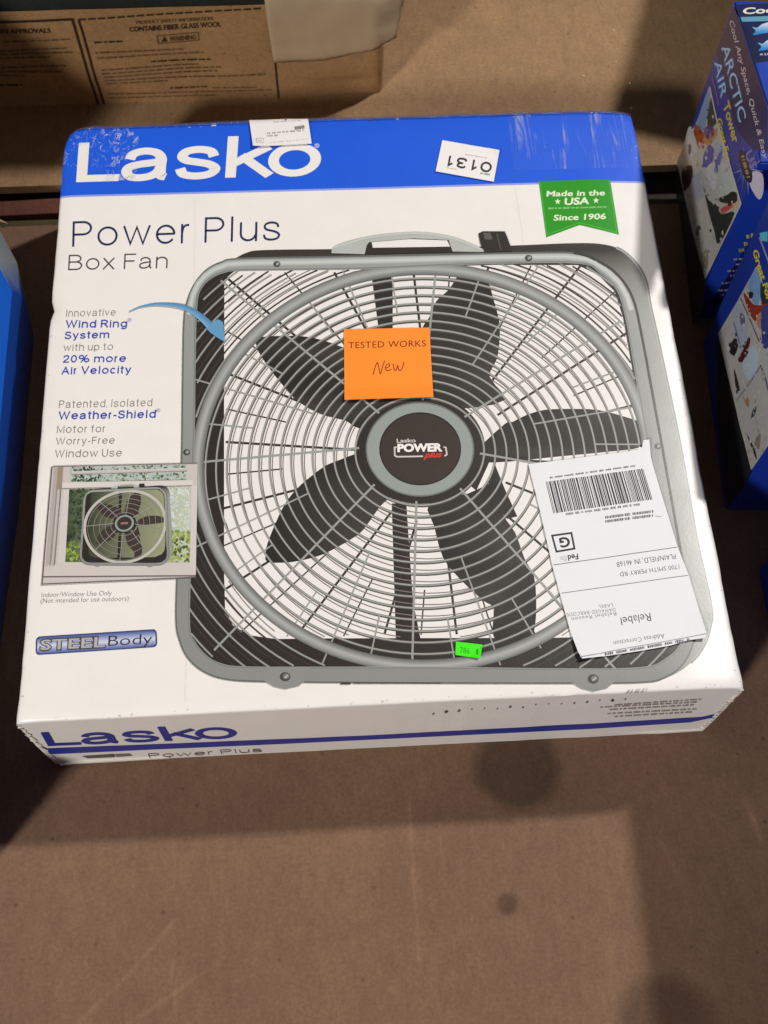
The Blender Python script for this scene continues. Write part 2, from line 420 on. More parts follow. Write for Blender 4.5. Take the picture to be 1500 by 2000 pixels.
# ------------------------------------------------------------------ stroke lettering (box coordinates 0..1, third value = absolute height)
XH = 0.76
def cm(pts, n=7): return catmull(pts, n)
O_ = [(0.5 + 0.5 * math.cos(a), 0.5 + 0.5 * math.sin(a)) for a in [R_(k * 12) for k in range(30)]]; O_ = O_ + [O_[0]]
def arc(cx, cy, rx, ry, a0, a1, n=14): return [(cx + rx * math.cos(R_(a0 + (a1 - a0) * k / n)), cy + ry * math.sin(R_(a0 + (a1 - a0) * k / n))) for k in range(n + 1)]
GLYPH = {
 'L': (.52, 'c', [[(0, 1), (0, 0), (1, 0)]]),
 'P': (.56, 'c', [[(0, 0), (0, 1), (.5, 1)] + arc(.55, .735, .45, .265, 88, -88) + [(.5, .47), (0.02, .47)]]),
 'B': (.60, 'c', [[(0, 0), (0, 1), (.5, 1)] + arc(.52, .765, .40, .235, 88, -88) + [(.4, .53), (0.02, .53)], [(.4, .53)] + arc(.56, .265, .44, .265, 88, -88) + [(.5, 0), (0.02, 0)]]),
 'F': (.50, 'c', [[(0, 0), (0, 1), (1, 1)], [(0.02, .52), (.88, .52)]]),
 'a': (.56, 'x', [cm([(.06, .70), (.14, .90), (.42, 1.0), (.72, .93), (.86, .72), (.86, .45)]) + [(.86, .22)] + cm([(.86, .18), (.89, .04), (1.0, 0.0)], 4),
                  cm([(.86, .60), (.62, .55), (.30, .50), (.06, .40), (.0, .22), (.10, .05), (.34, 0.0), (.62, .06), (.80, .22), (.86, .42)])]),
 's': (.50, 'x', [cm([(.95, .72), (.84, .92), (.5, 1.0), (.16, .93), (.05, .75), (.18, .60), (.5, .52), (.82, .43), (1.0, .26), (.86, .07), (.48, 0.0), (.12, .08), (0, .30)])]),
 'k': (.50, 'a', [[(0, 0), (0, 1)], [(.92, 1, XH - .06), (.05, .30)], [(.36, .46), (1, 0)]]),
 'o': (.58, 'x', [O_]),
 'w': (.78, 'x', [[(0, 1), (.25, 0), (.5, .97), (.75, 0), (1, 1)]]),
 'e': (.56, 'x', [[(.02, .52), (.98, .52)] + arc(.5, .5, .5, .5, 8, 325, 30)]),
 'r': (.26, 'x', [[(0, 0), (0, 1)], cm([(.02, .55), (.15, .82), (.5, .98), (1, 1)], 4)]),
 'l': (.07, 'a', [[(.5, 0), (.5, 1)]]),
 'u': (.50, 'x', [[(0, 1), (0, .40)] + arc(.48, .38, .48, .38, 180, 350, 12), [(1, 1), (1, 0)]]),
 'n': (.50, 'x', [[(0, 0), (0, 1)], arc(.5, .62, .5, .38, 170, 0, 12) + [(1, 0)]]),
 'x': (.48, 'x', [[(0, 1), (1, 0)], [(1, 1), (0, 0)]]),
 'i': (.02, 'a', [[(.5, 0), (.5, .72)], [(.5, .90), (.5, 1.02)]]), 'I': (.02, 'c', [[(.5, 0), (.5, 1)]]),
 't': (.28, 'a', [[(.42, .95), (.42, .22)] + cm([(.42, .2), (.55, .02), (1, .0)], 4), [(0, .72), (1, .72)]]),
 'v': (.50, 'x', [[(0, 1), (.5, 0), (1, 1)]]), 'V': (.66, 'c', [[(0, 1), (.5, 0), (1, 1)]]), 'A': (.66, 'c', [[(0, 0), (.5, 1), (1, 0)], [(.2, .33), (.8, .33)]]),
 'W': (.94, 'c', [[(0, 1), (.25, 0), (.5, .97), (.75, 0), (1, 1)]]), 'M': (.76, 'c', [[(0, 0), (0, 1), (.5, .05), (1, 1), (1, 0)]]),
 'd': (.54, 'a', [arc(.5, .36, .5, .36, 20, 340, 24), [(1, 1), (1, 0)]]), 'p': (.54, 'x', [arc(.5, .5, .5, .5, 160, -160, 24), [(0, 1), (0, -.34)]]),
 'R': (.60, 'c', [[(0, 0), (0, 1), (.5, 1)] + arc(.5, .75, .45, .25, 88, -88) + [(.45, .5), (.02, .5)], [(.5, .5), (1, 0)]]),
 'S': (.58, 'c', [cm([(.94, .74), (.82, .93), (.5, 1.0), (.16, .93), (.05, .76), (.18, .60), (.5, .52), (.82, .43), (1.0, .26), (.86, .07), (.48, 0.0), (.12, .08), (0, .30)])]),
 'y': (.50, 'x', [[(0, 1), (.52, .05)], [(1, 1), (.46, -.20)] + cm([(.44, -.24), (.30, -.36), (.06, -.35)], 4)]),
 'g': (.54, 'x', [arc(.5, .52, .5, .48, 20, 340, 24), [(1, 1), (1, -.05)] + cm([(1, -.08), (.85, -.32), (.5, -.38), (.08, -.28)], 5)]),
 'm': (.84, 'x', [[(0, 0), (0, 1)], arc(.25, .68, .25, .32, 170, 0, 8) + [(.5, 0)], arc(.75, .68, .25, .32, 170, 0, 8) + [(1, 0)]]),
 'h': (.50, 'a', [[(0, 0), (0, 1)], arc(.5, .44, .5, .29, 170, 0, 12) + [(1, 0)]]), 'c': (.50, 'x', [arc(.5, .5, .5, .5, 40, 320, 26)]),
 'f': (.28, 'a', [[(.36, 0), (.36, .75)] + cm([(.36, .8), (.5, .97), (1, 1.0)], 4), [(0, .72), (.95, .72)]]), 'U': (.58, 'c', [[(0, 1), (0, .35)] + arc(.5, .35, .5, .35, 180, 360, 14) + [(1, 1)]]),
 '2': (.50, 'c', [cm([(.02, .68), (.10, .90), (.5, 1), (.88, .92), (.95, .70), (.72, .45), (.25, .22), (0, 0)], 5) + [(1, 0)]]), '0': (.50, 'c', [O_]),
 '%': (.90, 'c', [[(.22 + .22 * math.cos(R_(k * 24)), .75 + .25 * math.sin(R_(k * 24))) for k in range(16)], [(.78 + .22 * math.cos(R_(k * 24)), .25 + .25 * math.sin(R_(k * 24))) for k in range(16)], [(.25, 0), (.75, 1)]]),
 '-': (.26, 'x', [[(0, .5), (1, .5)]]), '1': (.28, 'c', [[(.0, .76), (.62, 1), (.62, 0)]]), '3': (.46, 'c', [cm([(.04, .80), (.20, .97), (.52, 1.0), (.88, .90), (.90, .68), (.66, .54), (.34, .52)], 5), cm([(.34, .52), (.72, .50), (1.0, .30), (.86, .06), (.48, .0), (.12, .06), (0, .24)], 5)]),
 ',': (.08, 'x', [[(.5, .06), (.2, -.14)]]),
}

# ================================================================== THE SETTING
def grid_sheet(name, xs, ys, z, thick, mat, colf=None, edge_mat=None, kind='structure'):
    bm = bmesh.new(); cl = bm.verts.layers.float_color.new('Col')
    V = [[bm.verts.new((x, y, z)) for x in xs] for y in ys]
    for r in V:
        for v in r: v[cl] = colf(v.co.x, v.co.y) if colf else (1, 1, 1, 1)
    for j in range(len(ys) - 1):
        for i in range(len(xs) - 1): bm.faces.new((V[j][i], V[j][i + 1], V[j + 1][i + 1], V[j + 1][i]))
    per = V[0][:] + [r[-1] for r in V[1:]] + V[-1][-2::-1] + [r[0] for r in V[-2:0:-1]]
    low = [bm.verts.new((v.co.x, v.co.y, z - thick)) for v in per]
    for v, p in zip(low, per): v[cl] = p[cl]
    n = len(per)
    for i in range(n):
        f = bm.faces.new((per[(i + 1) % n], per[i], low[i], low[(i + 1) % n])); f.material_index = 1
    o = obj(name, bm, [mat, edge_mat or mat]); o['kind'] = kind
    return o
def floor_loc(p, z=0.0):
    d = ray(*p); t = (z - CAM.z) / d.z; q = CAM + d * t; return (q.x, q.y)

def frange(a, b, st):
    n = max(1, int(round((b - a) / st))); return [a + (b - a) * i / n for i in range(n + 1)]
CREASES = [((798, 1560), (806, 1700), (820, 1875), 3.2, .16), ((150, 2000), (250, 1905), (345, 1795), 3.0, .16), ((335, 1800), (338, 1900), (345, 2000), 3.0, .10),
           ((250, 2000), (340, 1940), (440, 1870), 3.0, .13), ((860, 1605), (862, 1650), (865, 1700), 2.0, .10), ((1455, 1560), (1470, 1600), (1485, 1640), 6, .22),
           ((480, 1550), (500, 1700), (520, 1850), 2, .06), ((1160, 1600), (1190, 1760), (1200, 1990), 5, .07), ((40, 1700), (300, 1672), (640, 1660), 3, .05), ((620, 1900), (760, 1930), (900, 1990), 2.4, .07), ((1290, 1640), (1330, 1720), (1350, 1800), 3, .10), ((100, 1620), (130, 1660), (150, 1730), 2, .08), ((960, 1650), (1000, 1760), (1060, 1890), 2, .07)]
SEG = []
for a, b, c, wpx, amt in CREASES:
    A, B, C_ = (Vector(floor_loc(p)) for p in (a, b, c)); SEG += [(A, B, wpx / 2300, amt), (B, C_, wpx / 2300, amt)]
DARK_SPOT = [(floor_loc((1012, 1497)), 84 / 2300, .50, .013), (floor_loc((990, 1765)), 21 / 2300, .42, .004), (floor_loc((1300, 2010)), 88 / 2300, .42, .016)]  # a small stain and two larger round dark patches in the sheet's colour
def floor_col(x, y):
    c = Vector(rgb((116, 89, 70))[:3]); p = Vector((x, y)); m = 1.0
    if y < 0.1:
        for A, B, wd, amt in SEG:
            d = B - A; t = max(0, min(1, (p - A).dot(d) / d.length_squared)); dist = (A + d * t - p).length
            if dist < wd * 2: m += 1.9 * amt * math.exp(-(dist / wd) ** 2) * (0.7 + 0.6 * noise.noise((x * 60, y * 60, 3)))
        for (cx, cy), r, dk, soft in DARK_SPOT:
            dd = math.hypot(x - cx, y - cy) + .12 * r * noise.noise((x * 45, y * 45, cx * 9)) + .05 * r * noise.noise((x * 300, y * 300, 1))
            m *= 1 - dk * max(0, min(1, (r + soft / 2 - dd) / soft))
    return (c.x * m, c.y * m, c.z * m, 1)
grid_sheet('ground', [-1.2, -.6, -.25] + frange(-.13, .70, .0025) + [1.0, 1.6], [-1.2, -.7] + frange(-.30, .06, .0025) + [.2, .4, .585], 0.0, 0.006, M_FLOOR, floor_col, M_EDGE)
grid_sheet('floor', [-2.5, 2.8], [-2.5, 3.2], -0.034, 0.02, M_DARK)
ob_rear = grid_sheet('ground_sheet', [-1.2] + frange(-.3, .8, .1) + [1.6], [0.640] + frange(.7, 1.8, .1), 0.0, 0.011, M_REAR, None, M_EDGE)

def box_bm(bm, x0, x1, y0, y1, z0, z1, bev=0.0):
    vs = [bm.verts.new(p) for p in ((x0, y0, z0), (x1, y0, z0), (x1, y1, z0), (x0, y1, z0), (x0, y0, z1), (x1, y0, z1), (x1, y1, z1), (x0, y1, z1))]
    fs = [bm.faces.new([vs[i] for i in f]) for f in ((3, 2, 1, 0), (4, 5, 6, 7), (0, 1, 5, 4), (1, 2, 6, 5), (2, 3, 7, 6), (3, 0, 4, 7))]
    if bev:
        es = list({e for f in fs for e in f.edges}); bmesh.ops.bevel(bm, geom=es, offset=bev, segments=2, affect='EDGES', profile=.6)
def rough(bm, amp, sc, seed=0):
    for v in bm.verts:
        n = noise.noise_vector(v.co * sc + Vector((seed, seed * 2, 0))); v.co += n * amp
bm = bmesh.new(); box_bm(bm, -.9, .07, .613, .634, -.0335, -.014, .002); bmesh.ops.subdivide_edges(bm, edges=[e for e in bm.edges if abs(e.verts[0].co.x - e.verts[1].co.x) > .5], cuts=60); rough(bm, .0015, 14)
tag(obj('wooden_slat', bm, M_RED), 'reddish wooden slat in the gap behind the fan carton', 'slat')
bm = bmesh.new(); box_bm(bm, -.9, 1.5, .592, .607, -.0335, -.016, .002); bmesh.ops.subdivide_edges(bm, edges=[e for e in bm.edges if abs(e.verts[0].co.x - e.verts[1].co.x) > .5], cuts=60); rough(bm, .0015, 14, 4)
tag(obj('wooden_slat', bm, M_OLIVE), 'dark olive wooden slat beside the front cardboard sheet edge', 'slat')

# ================================================================== FAN CARTON
fan_box = thing('fan_box', (W / 2, L / 2, 0), 'large white and blue carton lying flat with a box fan pictured on it', 'box')
bm = bmesh.new()
cl = bm.verts.layers.float_color.new('Col')
xs = [a for a, _ in FX]; ys = [a for a, _ in FY]
xs = sorted(set(xs + list(TOP.edge_x))); ys = sorted(set(ys + list(TOP.edge_y)))
V = [[bm.verts.new(TOP.world(x, y, 0)) for x in xs] for y in ys]
for j in range(len(ys) - 1):
    for i in range(len(xs) - 1): bm.faces.new((V[j][i], V[j][i + 1], V[j + 1][i + 1], V[j + 1][i]))
per = V[0][:] + [r[-1] for r in V[1:]] + V[-1][-2::-1] + [r[0] for r in V[-2:0:-1]]
n = len(per); prev = per
for k, zf in enumerate((.8, .55, .3, .12, 0.0)):
    cur = []
    for v in per:
        x, y = v.co.x, v.co.y
        bulge = .0012 * math.sin(math.pi * zf) * (1 if zf else 0)
        nx, ny = (x / W - .5) * 2, (y / L - .5) * 2
        x = x * .5 ** .4 + (round(x / W) * W if min(x, W - x) < .006 else x) * (1 - .5 ** .4); y = y * .5 ** .4 + (round(y / L) * L if min(y, L - y) < .006 else y) * (1 - .5 ** .4)
        cur.append(bm.verts.new((x + (bulge * nx if abs(nx) > .99 else 0), y + (bulge * ny if ny > .99 else 0), v.co.z * zf)))
    for i in range(n):
        bm.faces.new((prev[(i + 1) % n], prev[i], cur[i], cur[(i + 1) % n]))
    prev = cur
for v in bm.verts: v[cl] = rgb((233, 229, 225))
body = obj('carton_body', bm, M_PRINT, fan_box)
for p in body.data.polygons: p.use_smooth = p.normal.z > .15
WHITE = (233, 229, 225)

# ---- blue band
BLUE = (31, 90, 218)
pr = Print(TOP, .00005)
a = TOP.loc((112, 382)); b = TOP.loc((700, 368.5)); c_ = TOP.loc((1262, 350.5))
band = [(0, L), (0, a[1])] + [a, b, c_] + [(W, c_[1]), (W, L)]
band = [(0, L), (0, a[1]), (b[0], b[1]), (W, c_[1]), (W, L)]
pr.poly(band, BLUE, 1, local=True)
th = .0022
pr.poly([(0, a[1]), (0, a[1] - th), (b[0], b[1] - th), (W, c_[1] - th), (W, c_[1]), (b[0], b[1])], (142, 156, 226), 1, local=True)
rs = random.Random(21)
def scuff(x, y, r, col, lay):
    m_ = rs.randint(4, 6); a0 = rs.random() * 6; e_ = rs.uniform(.25, .8)
    pr.poly([(min(W, max(0, x + r * rs.uniform(.4, 1) * math.cos(a0 + 6.283 * i / m_))), min(L, max(0, y + r * e_ * rs.uniform(.4, 1) * math.sin(a0 + 6.283 * i / m_)))) for i in range(m_)], col, lay, local=True)
for k in range(46):
    scuff(rs.uniform(.004, W - .004), L - rs.uniform(.003, .0105), rs.uniform(.0006, .0026), rs.choice([(150, 160, 214), (108, 126, 206), (186, 190, 220), (62, 74, 150)]), 2 + .3 * (k % 5))
for k in range(26):
    scuff(rs.uniform(.001, .018), L - rs.uniform(.004, .055) , rs.uniform(.0005, .0020), rs.choice([(140, 158, 224), (190, 198, 232), (84, 112, 214)]), 2 + .3 * (k % 5))
for k in range(14):
    scuff(W - rs.uniform(.0005, .006), L - rs.uniform(.004, .08), rs.uniform(.0005, .0018), rs.choice([(140, 158, 224), (80, 104, 204)]), 2 + .3 * (k % 5))
blue_band = pr.build('blue_band', M_PRINT, fan_box)

pr = Print(TOP, .00012)
for k in range(40): scuff(rs.uniform(.004, W - .004), rs.uniform(.0004, .0035), rs.uniform(.0005, .0018), rs.choice([(206, 198, 188), (190, 178, 164), (214, 208, 200)]), 1 + .3 * (k % 5))
for k in range(24): scuff(rs.choice([rs.uniform(.0005, .004), W - rs.uniform(.0005, .005)]), rs.uniform(.004, L - .09), rs.uniform(.0005, .0018), rs.choice([(204, 196, 186), (188, 178, 166)]), 1 + .3 * (k % 5))
for x_, y0_, y1_ in ((.128, L - .10, .01), (W - .127, L - .10, .40)): pr.ribbon([(x_, y0_), (x_ + .001, (y0_ + y1_) / 2), (x_ - .001, y1_)], .0009, (229.5, 225.5, 221), 1, local=True)
pr.build('edge_wear', M_PRINT, fan_box)['kind'] = 'stuff'
# ---- logo
pr = Print(TOP, .00015)
def logo(pr, base0, base1, up, col, layer, xr, penx, peny):
    """five wide letters; xr = letter extents as fractions of the baseline"""
    for ch, (x0, x1) in zip('Lasko', xr):
        g = GLYPH[ch]; hh = {'c': 1.0, 'x': .83, 'a': 1.05}[g[1]]
        sx = penx / peny; tot = math.hypot(base1[0] - base0[0], base1[1] - base0[1]) / math.hypot(*up)   # baseline length in cap heights
        for j, st in enumerate(g[2]):
            ix = penx / 2; iy = peny / 2; wd = (x1 - x0) * tot
            over = .02 if ch in 'aso' else 0
            pts = [(x0 * tot + ix + q[0] * (wd - 2 * ix), -over + iy + q[1] * (hh + over - 2 * iy) if len(q) < 3 else .83 - iy * 1.3) for q in st]
            closed = pts[0] == pts[-1] and len(pts) > 3
            if closed: pts = pts[:-1]
            def put(pt):
                b = lerp2(base0, base1, pt[0] / tot); return (b[0] + up[0] * pt[1], b[1] + up[1] * pt[1])
            pr._glyph_ribbon(pts, peny, sx, put, col, layer + j, closed)
XR = [(0, .176), (.183, .388), (.401, .589), (.611, .80), (.783, 1.0)]
logo(pr, (148.5, 356), (625, 343.5), (5.5, -77), WHITE, 2, XR, .27, .175)
pr.ribbon(ell(619, 286, 4.2, 3.6, n=20), 1.3, (200, 208, 238), 2, closed=True)
pr.ribbon([(618, 288), (618, 284), (620.5, 285), (618, 286), (620.5, 288)], 1.0, (200, 208, 238), 3)
pr.build('logo_lettering', M_PRINT, fan_box)

# ---- headline
pr = Print(TOP, .00015)
NAVY = (36, 40, 84); GREY = (128, 118, 112); GREYB = (92, 76, 84); BLU2 = (62, 76, 176)
pr.glyphs('Power Plus', (141, 482), (547, 471), (1.2, -49.5), NAVY, 2, .082)
pr.glyphs('Box Fan', (133, 528), (327, 524.5), (1.5, -30), (70, 58, 72), 2, .085)
pr.build('headline_lettering', M_PRINT, fan_box)

# ---- feature lines
pr = Print(TOP, .00015)
def line(t, p0, p1, cap, col, bold, lean=.08):
    if all(ch in GLYPH or ch == ' ' for ch in t): pr.glyphs(t, p0, p1, (cap * lean, -cap), col, 2, .165 if bold > 0 else .095, .13 if bold > 0 else .17)
    else: pr.text(t, p0, p1, (cap * lean, -cap), col, 2, bold)
line('Innovative', (129, 619), (225.5, 617), 14, (140, 130, 126), -.012)
line('Wind Ring', (128, 641), (248, 640), 15.5, BLU2, .006)
line('®', (249, 629), (257, 629), 7, BLU2, -.01)
line('System', (126, 663), (213, 661), 15, BLU2, .006)
line('with up to', (124, 686), (220.5, 684), 14, (132, 122, 116), -.012)
line('20% more', (123, 709), (246, 707.5), 15, BLU2, .006)
line('Air Velocity', (120, 732), (255.5, 730), 15.5, BLU2, .006)
pr.build('feature_lettering', M_PRINT, fan_box); pr = Print(TOP, .00015)
line('Patented, Isolated', (115, 797.5), (297, 794), 15, (140, 130, 126), -.012)
line('Weather-Shield', (114, 820), (304, 817), 16, BLU2, .006)
line('Motor for', (111, 846), (205.5, 844.5), 14.5, (126, 116, 112), -.012)
line('Worry-Free', (109, 869), (223.5, 867), 14, (126, 116, 112), -.012)
line('Window Use', (107, 894), (237.5, 892), 15, (126, 116, 112), -.012)
line('®', (305, 806), (313, 806), 7, BLU2, -.01)
pr.build('feature_lettering', M_PRINT, fan_box); pr = Print(TOP, .00015)
line('Indoor/Window Use Only', (81, 1166.5), (218, 1163), 9.5, (140, 134, 132), -.012)
line('(Not intended for use outdoors)', (79, 1178), (251, 1173.5), 9.5, (140, 134, 132), -.012)
pr.build('notice_lettering', M_PRINT, fan_box)

# ---- green ribbon
pr = Print(TOP, .00015)
GR = (38, 146, 26)
pr.poly([(1051.7, 354.5), (1191.7, 350), (1209, 458), (1132, 440), (1066.6, 464.6)], GR, 2)
pr.ribbon([(1054.5, 356), (1068.5, 459), (1132, 435.5), (1205, 453.5), (1189, 352)], 1.6, (70, 176, 58), 3)
cr = (226, 236, 206)
pr.text('Made in the', (1067, 384.5), (1181, 381.5), (1.2, -10.5), cr, 4, .022)
pr.text('USA', (1102, 400.8), (1150.5, 398.5), (1.2, -13), cr, 4, .03)
pr.text('Since 1906', (1080.6, 431.5), (1183, 428), (1.2, -11), cr, 4, .022)
for sx_, sy_ in ((1089, 394.5), (1164, 392)):
    pr.poly([(sx_ + (6.2 if k % 2 == 0 else 2.6) * math.sin(R_(36 * k)), sy_ - (6.2 if k % 2 == 0 else 2.6) * math.cos(R_(36 * k))) for k in range(10)], cr, 4)
pr.dashes((1071, 408), (1185, 404.5), 3.6, (150, 206, 130), 4, 10, 2, 5)
pr.build('ribbon_badge', M_PRINT, fan_box)

# ---- steel badge
pr = Print(TOP, .00015)
q4 = ((70, 1243.5), (306, 1229), (307.5, 1264), (69.5, 1279.5))
def badge(p):
    t = (p[1] - (1243.5 - (p[0] - 70) * .0614)) / 35.5
    return mixc((66, 82, 140), (202, 208, 226), max(0, min(1, 1 - abs(t - .5) * 2.0)))
outer = rrect(q4, 9)
pr.poly(outer, (50, 60, 108), 2)
N_ = 12
for k in range(N_):                                # brushed metal gradient in strips
    t0, t1 = .06 + .88 * k / N_, .06 + .88 * (k + 1) / N_
    i0 = .012 if 0 < k < N_ - 1 else .03
    c0 = mixc((58, 76, 146), (206, 210, 228), max(0, 1 - abs((t0 + t1) / 2 - .52) * 2.1) ** .8)
    pr.poly([quadmap(q4, i0, t0), quadmap(q4, 1 - i0, t0), quadmap(q4, 1 - i0, t1), quadmap(q4, i0, t1)], c0, 3)
pr.text('STEEL', (76, 1271), (207, 1264.5), (1.4, -22), (74, 74, 86), 4, .06)
pr.text('STEEL', (78.5, 1269.5), (205, 1263.5), (1.3, -19.5), (176, 174, 176), 5, .012)
pr.text('Body', (211, 1262), (297, 1257.5), (1.4, -20.5), (52, 48, 60), 4, -.006)
pr.build('steel_badge', M_PRINT, fan_box)

# ---- the pictured fan (one printed picture)
DARK = (47, 42, 39); MID = (150, 154, 150); WHITE_IN = (232, 228, 225)
def ring(k):
    """k = 0 innermost grille ring ... 14 outermost; returns ellipse in px"""
    xl = 694 - 20.9 * k; xr = 945 + 22.0 * k; yt = 778 - 16.6 * k; yb = 988.5 + 22.3 * k
    return ((xl + xr) / 2, (yt + yb) / 2, (xr - xl) / 2, (yb - yt) / 2)
FRAME_OUT = catmull([(355, 900), (357, 760), (359, 640), (364, 598), (378, 560), (402, 530), (432, 514), (470, 507), (646, 504), (840, 500), (1027, 496), (1120, 496), (1165, 510),
                     (1208, 540), (1236, 584), (1252, 650), (1276, 780), (1298, 900), (1330, 1080), (1356, 1215), (1352, 1262), (1330, 1302), (1295, 1325), (1253, 1333), (1121, 1335), (840, 1335),
                     (676, 1334), (515, 1332), (446, 1328), (403, 1315), (370, 1289), (352, 1254), (344, 1207), (348, 1080)], 5, True)
FRAME_IN = catmull([(379, 850), (381, 700), (384, 600), (392, 566), (412, 545), (440, 533), (480, 529.5), (700, 527), (840, 521), (970, 516), (1131, 515), (1172, 534), (1205, 567), (1222, 620),
                    (1238, 712), (1262, 850), (1300, 1060), (1330, 1200), (1330, 1256), (1300, 1288), (1253, 1305), (1104, 1308), (840, 1305), (600, 1305), (471, 1304), (432, 1298), (405, 1284), (380, 1255), (370, 1222), (372, 1100)], 5, True)
SIDE = catmull([(456, 508), (482, 495), (515, 490), (646, 488.5), (840, 486), (1001, 481), (1113, 476), (1172, 477), (1213, 488), (1243, 514), (1262, 548), (1272, 600), (1290, 680), (1332, 880), (1361, 1046), (1390, 1180),
                (1388, 1225), (1375, 1262), (1350, 1294), (1315, 1318), (1274, 1331), (1240, 1334)], 4)
def inside(p, poly):
    x, y = p; r = False; j = len(poly) - 1
    for i in range(len(poly)):
        xi, yi = poly[i]; xj, yj = poly[j]
        if (yi > y) != (yj > y) and x < (xj - xi) * (y - yi) / (yj - yi) + xi: r = not r
        j = i
    return r
# the wind ring: a slightly larger ellipse hugging the frame
WR = ((383 + 1272) / 2, (527 + 1306) / 2 - 2, (1272 - 383) / 2 - 3, (1306 - 527) / 2 - 2)
BLADES = [
    [(500, 668), (512, 660), (571, 658), (616, 663), (668, 680), (745, 715), (800, 790), (790, 850), (700, 838), (676, 824), (624, 810), (579, 783), (549, 750), (527, 722), (506, 690)],
    [(900, 535), (925, 541), (952, 552), (963, 585), (972.5, 619), (976, 650), (971, 701), (956, 738), (985, 783), (900, 800), (800, 790), (818, 670), (826, 640), (838, 622), (852, 590), (876, 568)],
    [(985, 830), (1000, 826), (1026, 813), (1064, 802), (1120, 800), (1168, 802), (1213, 813), (1254, 828), (1266, 855), (1247, 875), (1200, 882), (1090, 893), (960, 905), (925, 890)],
    [(848, 1030), (838, 985), (915, 965), (976, 942), (982, 1004), (1006, 1042), (1024, 1092), (1043, 1129), (1047, 1190), (1043, 1232), (1034, 1247), (966, 1247), (964, 1190), (943, 1174), (898, 1132), (865, 1090)],
    [(712, 885), (661, 901), (635, 912), (609, 931), (579, 957), (556, 987), (538, 1024), (523, 1062), (519, 1084), (524, 1099), (571, 1099), (620, 1088), (650, 1075), (687, 1054), (710, 1036), (743, 990), (770, 960), (760, 900)]]
def draw_fan(pr, lod=1, white=WHITE_IN, la=10, see=True):
    big = lod == 1
    sd = lambda p: mixc((52, 47, 42), (150, 153, 148), max(0, min(1, (p[0] - 1215) / 60))) if p[0] > 1200 else (58, 53, 48)
    # body side, seen past the frame
    poly = list(SIDE) + [(1100, 1330), (800, 900), (456, 520)]
    pr.poly(poly, sd, la)
    if big: pr.ribbon([p for p in SIDE if p[0] > 1200 and p[1] < 1300], 5, None, la + 1, prof=[(-.5, (120, 122, 118)), (.5, (170, 172, 168))])
    fr = lambda p: mixc((152, 155, 152), (136, 138, 135), max(0, min(1, (p[1] - 520) / 600)))
    pr.poly(FRAME_OUT, fr, la + 2)
    pr.ribbon(FRAME_OUT, 3.0, (92, 94, 92), la + 3, closed=True)
    pr.poly(FRAME_IN, DARK, la + 4)
    if see:    # what shows through the fan
        see_ = [(438, 1120), (438, 800), (438.5, 560), (444, 543), (459, 531), (700, 528), (840, 523), (970, 519), (1128, 519), (1168, 538), (1200, 570), (1216, 620), (1234, 720), (1257, 850),
                (1292, 1060), (1300, 1130), (1296, 1180), (1270, 1215), (1200, 1243), (1034, 1248), (964, 1247), (639, 1248), (540, 1249), (489, 1242), (455, 1222), (440, 1190)]
        pr.poly(see_, white, la + 5)
    # rear stand bars
    pr.poly([(724, 528), (767, 526), (767, 643), (775, 800), (738, 800), (739, 643)], DARK, la + 6)
    pr.poly([(765, 985), (793.5, 985), (806.6, 1177), (821.5, 1250), (773, 1250)], DARK, la + 6)
    pr.poly([(965, 905), (985, 955), (1010, 1010), (990, 1015), (950, 960)], DARK, la + 6)
    pr.poly([(900, 935), (930, 960), (955, 905), (925, 870)], DARK, la + 6)
    # rear grille: radial wires and rings
    nr = 36 if big else 0
    for k in range(nr):
        a = R_(k * 10 + 4); c0 = (830 + 30 * math.cos(a), 885 + 10 * math.sin(a)); hit = None
        r0 = 150 + (0 if k % 2 == 0 else 150)
        path = [(850 + r * math.cos(a), 890 + .88 * r * math.sin(a)) for r in range(r0, 640, 10)]
        path = [p for p in path if inside(p, FRAME_IN) and not (p[0] < 436) and p[1] < 1246]
        if len(path) > 1: pr.ribbon(path, 4.6 if k % 2 == 0 else 2.8, (52, 47, 44), la + 7)
    for k in range(22 if big else 0):
        cx, cy, rx, ry = ring(k + .42); cx += 14; cy += 6
        run = []
        for p in ell(cx, cy, rx, ry, n=120) + [ell(cx, cy, rx, ry, n=120)[0]]:
            ok = inside(p, FRAME_IN) and p[0] > 438 and p[1] < 1246
            if ok: run.append(p)
            if not ok or p is None:
                if len(run) > 2: pr.ribbon(run, 2.0, (122, 112, 108), la + 8)
                run = []
        if len(run) > 2: pr.ribbon(run, 2.0, (122, 112, 108), la + 8)
    # blades and motor
    for bl in BLADES:
        pr.poly(catmull(bl, 3, True) if big else bl, (lambda p: mixc((40, 37, 35), (70, 66, 61), max(0, min(1, .35 + .5 * math.sin(p[0] * .021 + p[1] * .017))))) if big else (66, 54, 52), la + 9)
    pr.poly(ell(820, 878, 127, 108, n=60), DARK, la + 10)
    # front grille: shadows, rings, spokes
    ks = range(15) if big else range(1, 15, 3)
    if big:
        for k in ks:
            cx, cy, rx, ry = ring(k); pr.ribbon(ell(cx + 1.0, cy + 2.8, rx, ry, n=120), 2.6, (74, 68, 64), la + 11, closed=True)
    for k in ks:
        cx, cy, rx, ry = ring(k); pr.ribbon(ell(cx, cy, rx, ry, n=120), 3.9 if big else 5, None, la + 12, closed=True, prof=[(-.5, (120, 122, 118)), (-.1, (168, 170, 165)), (.5, (112, 110, 106))])
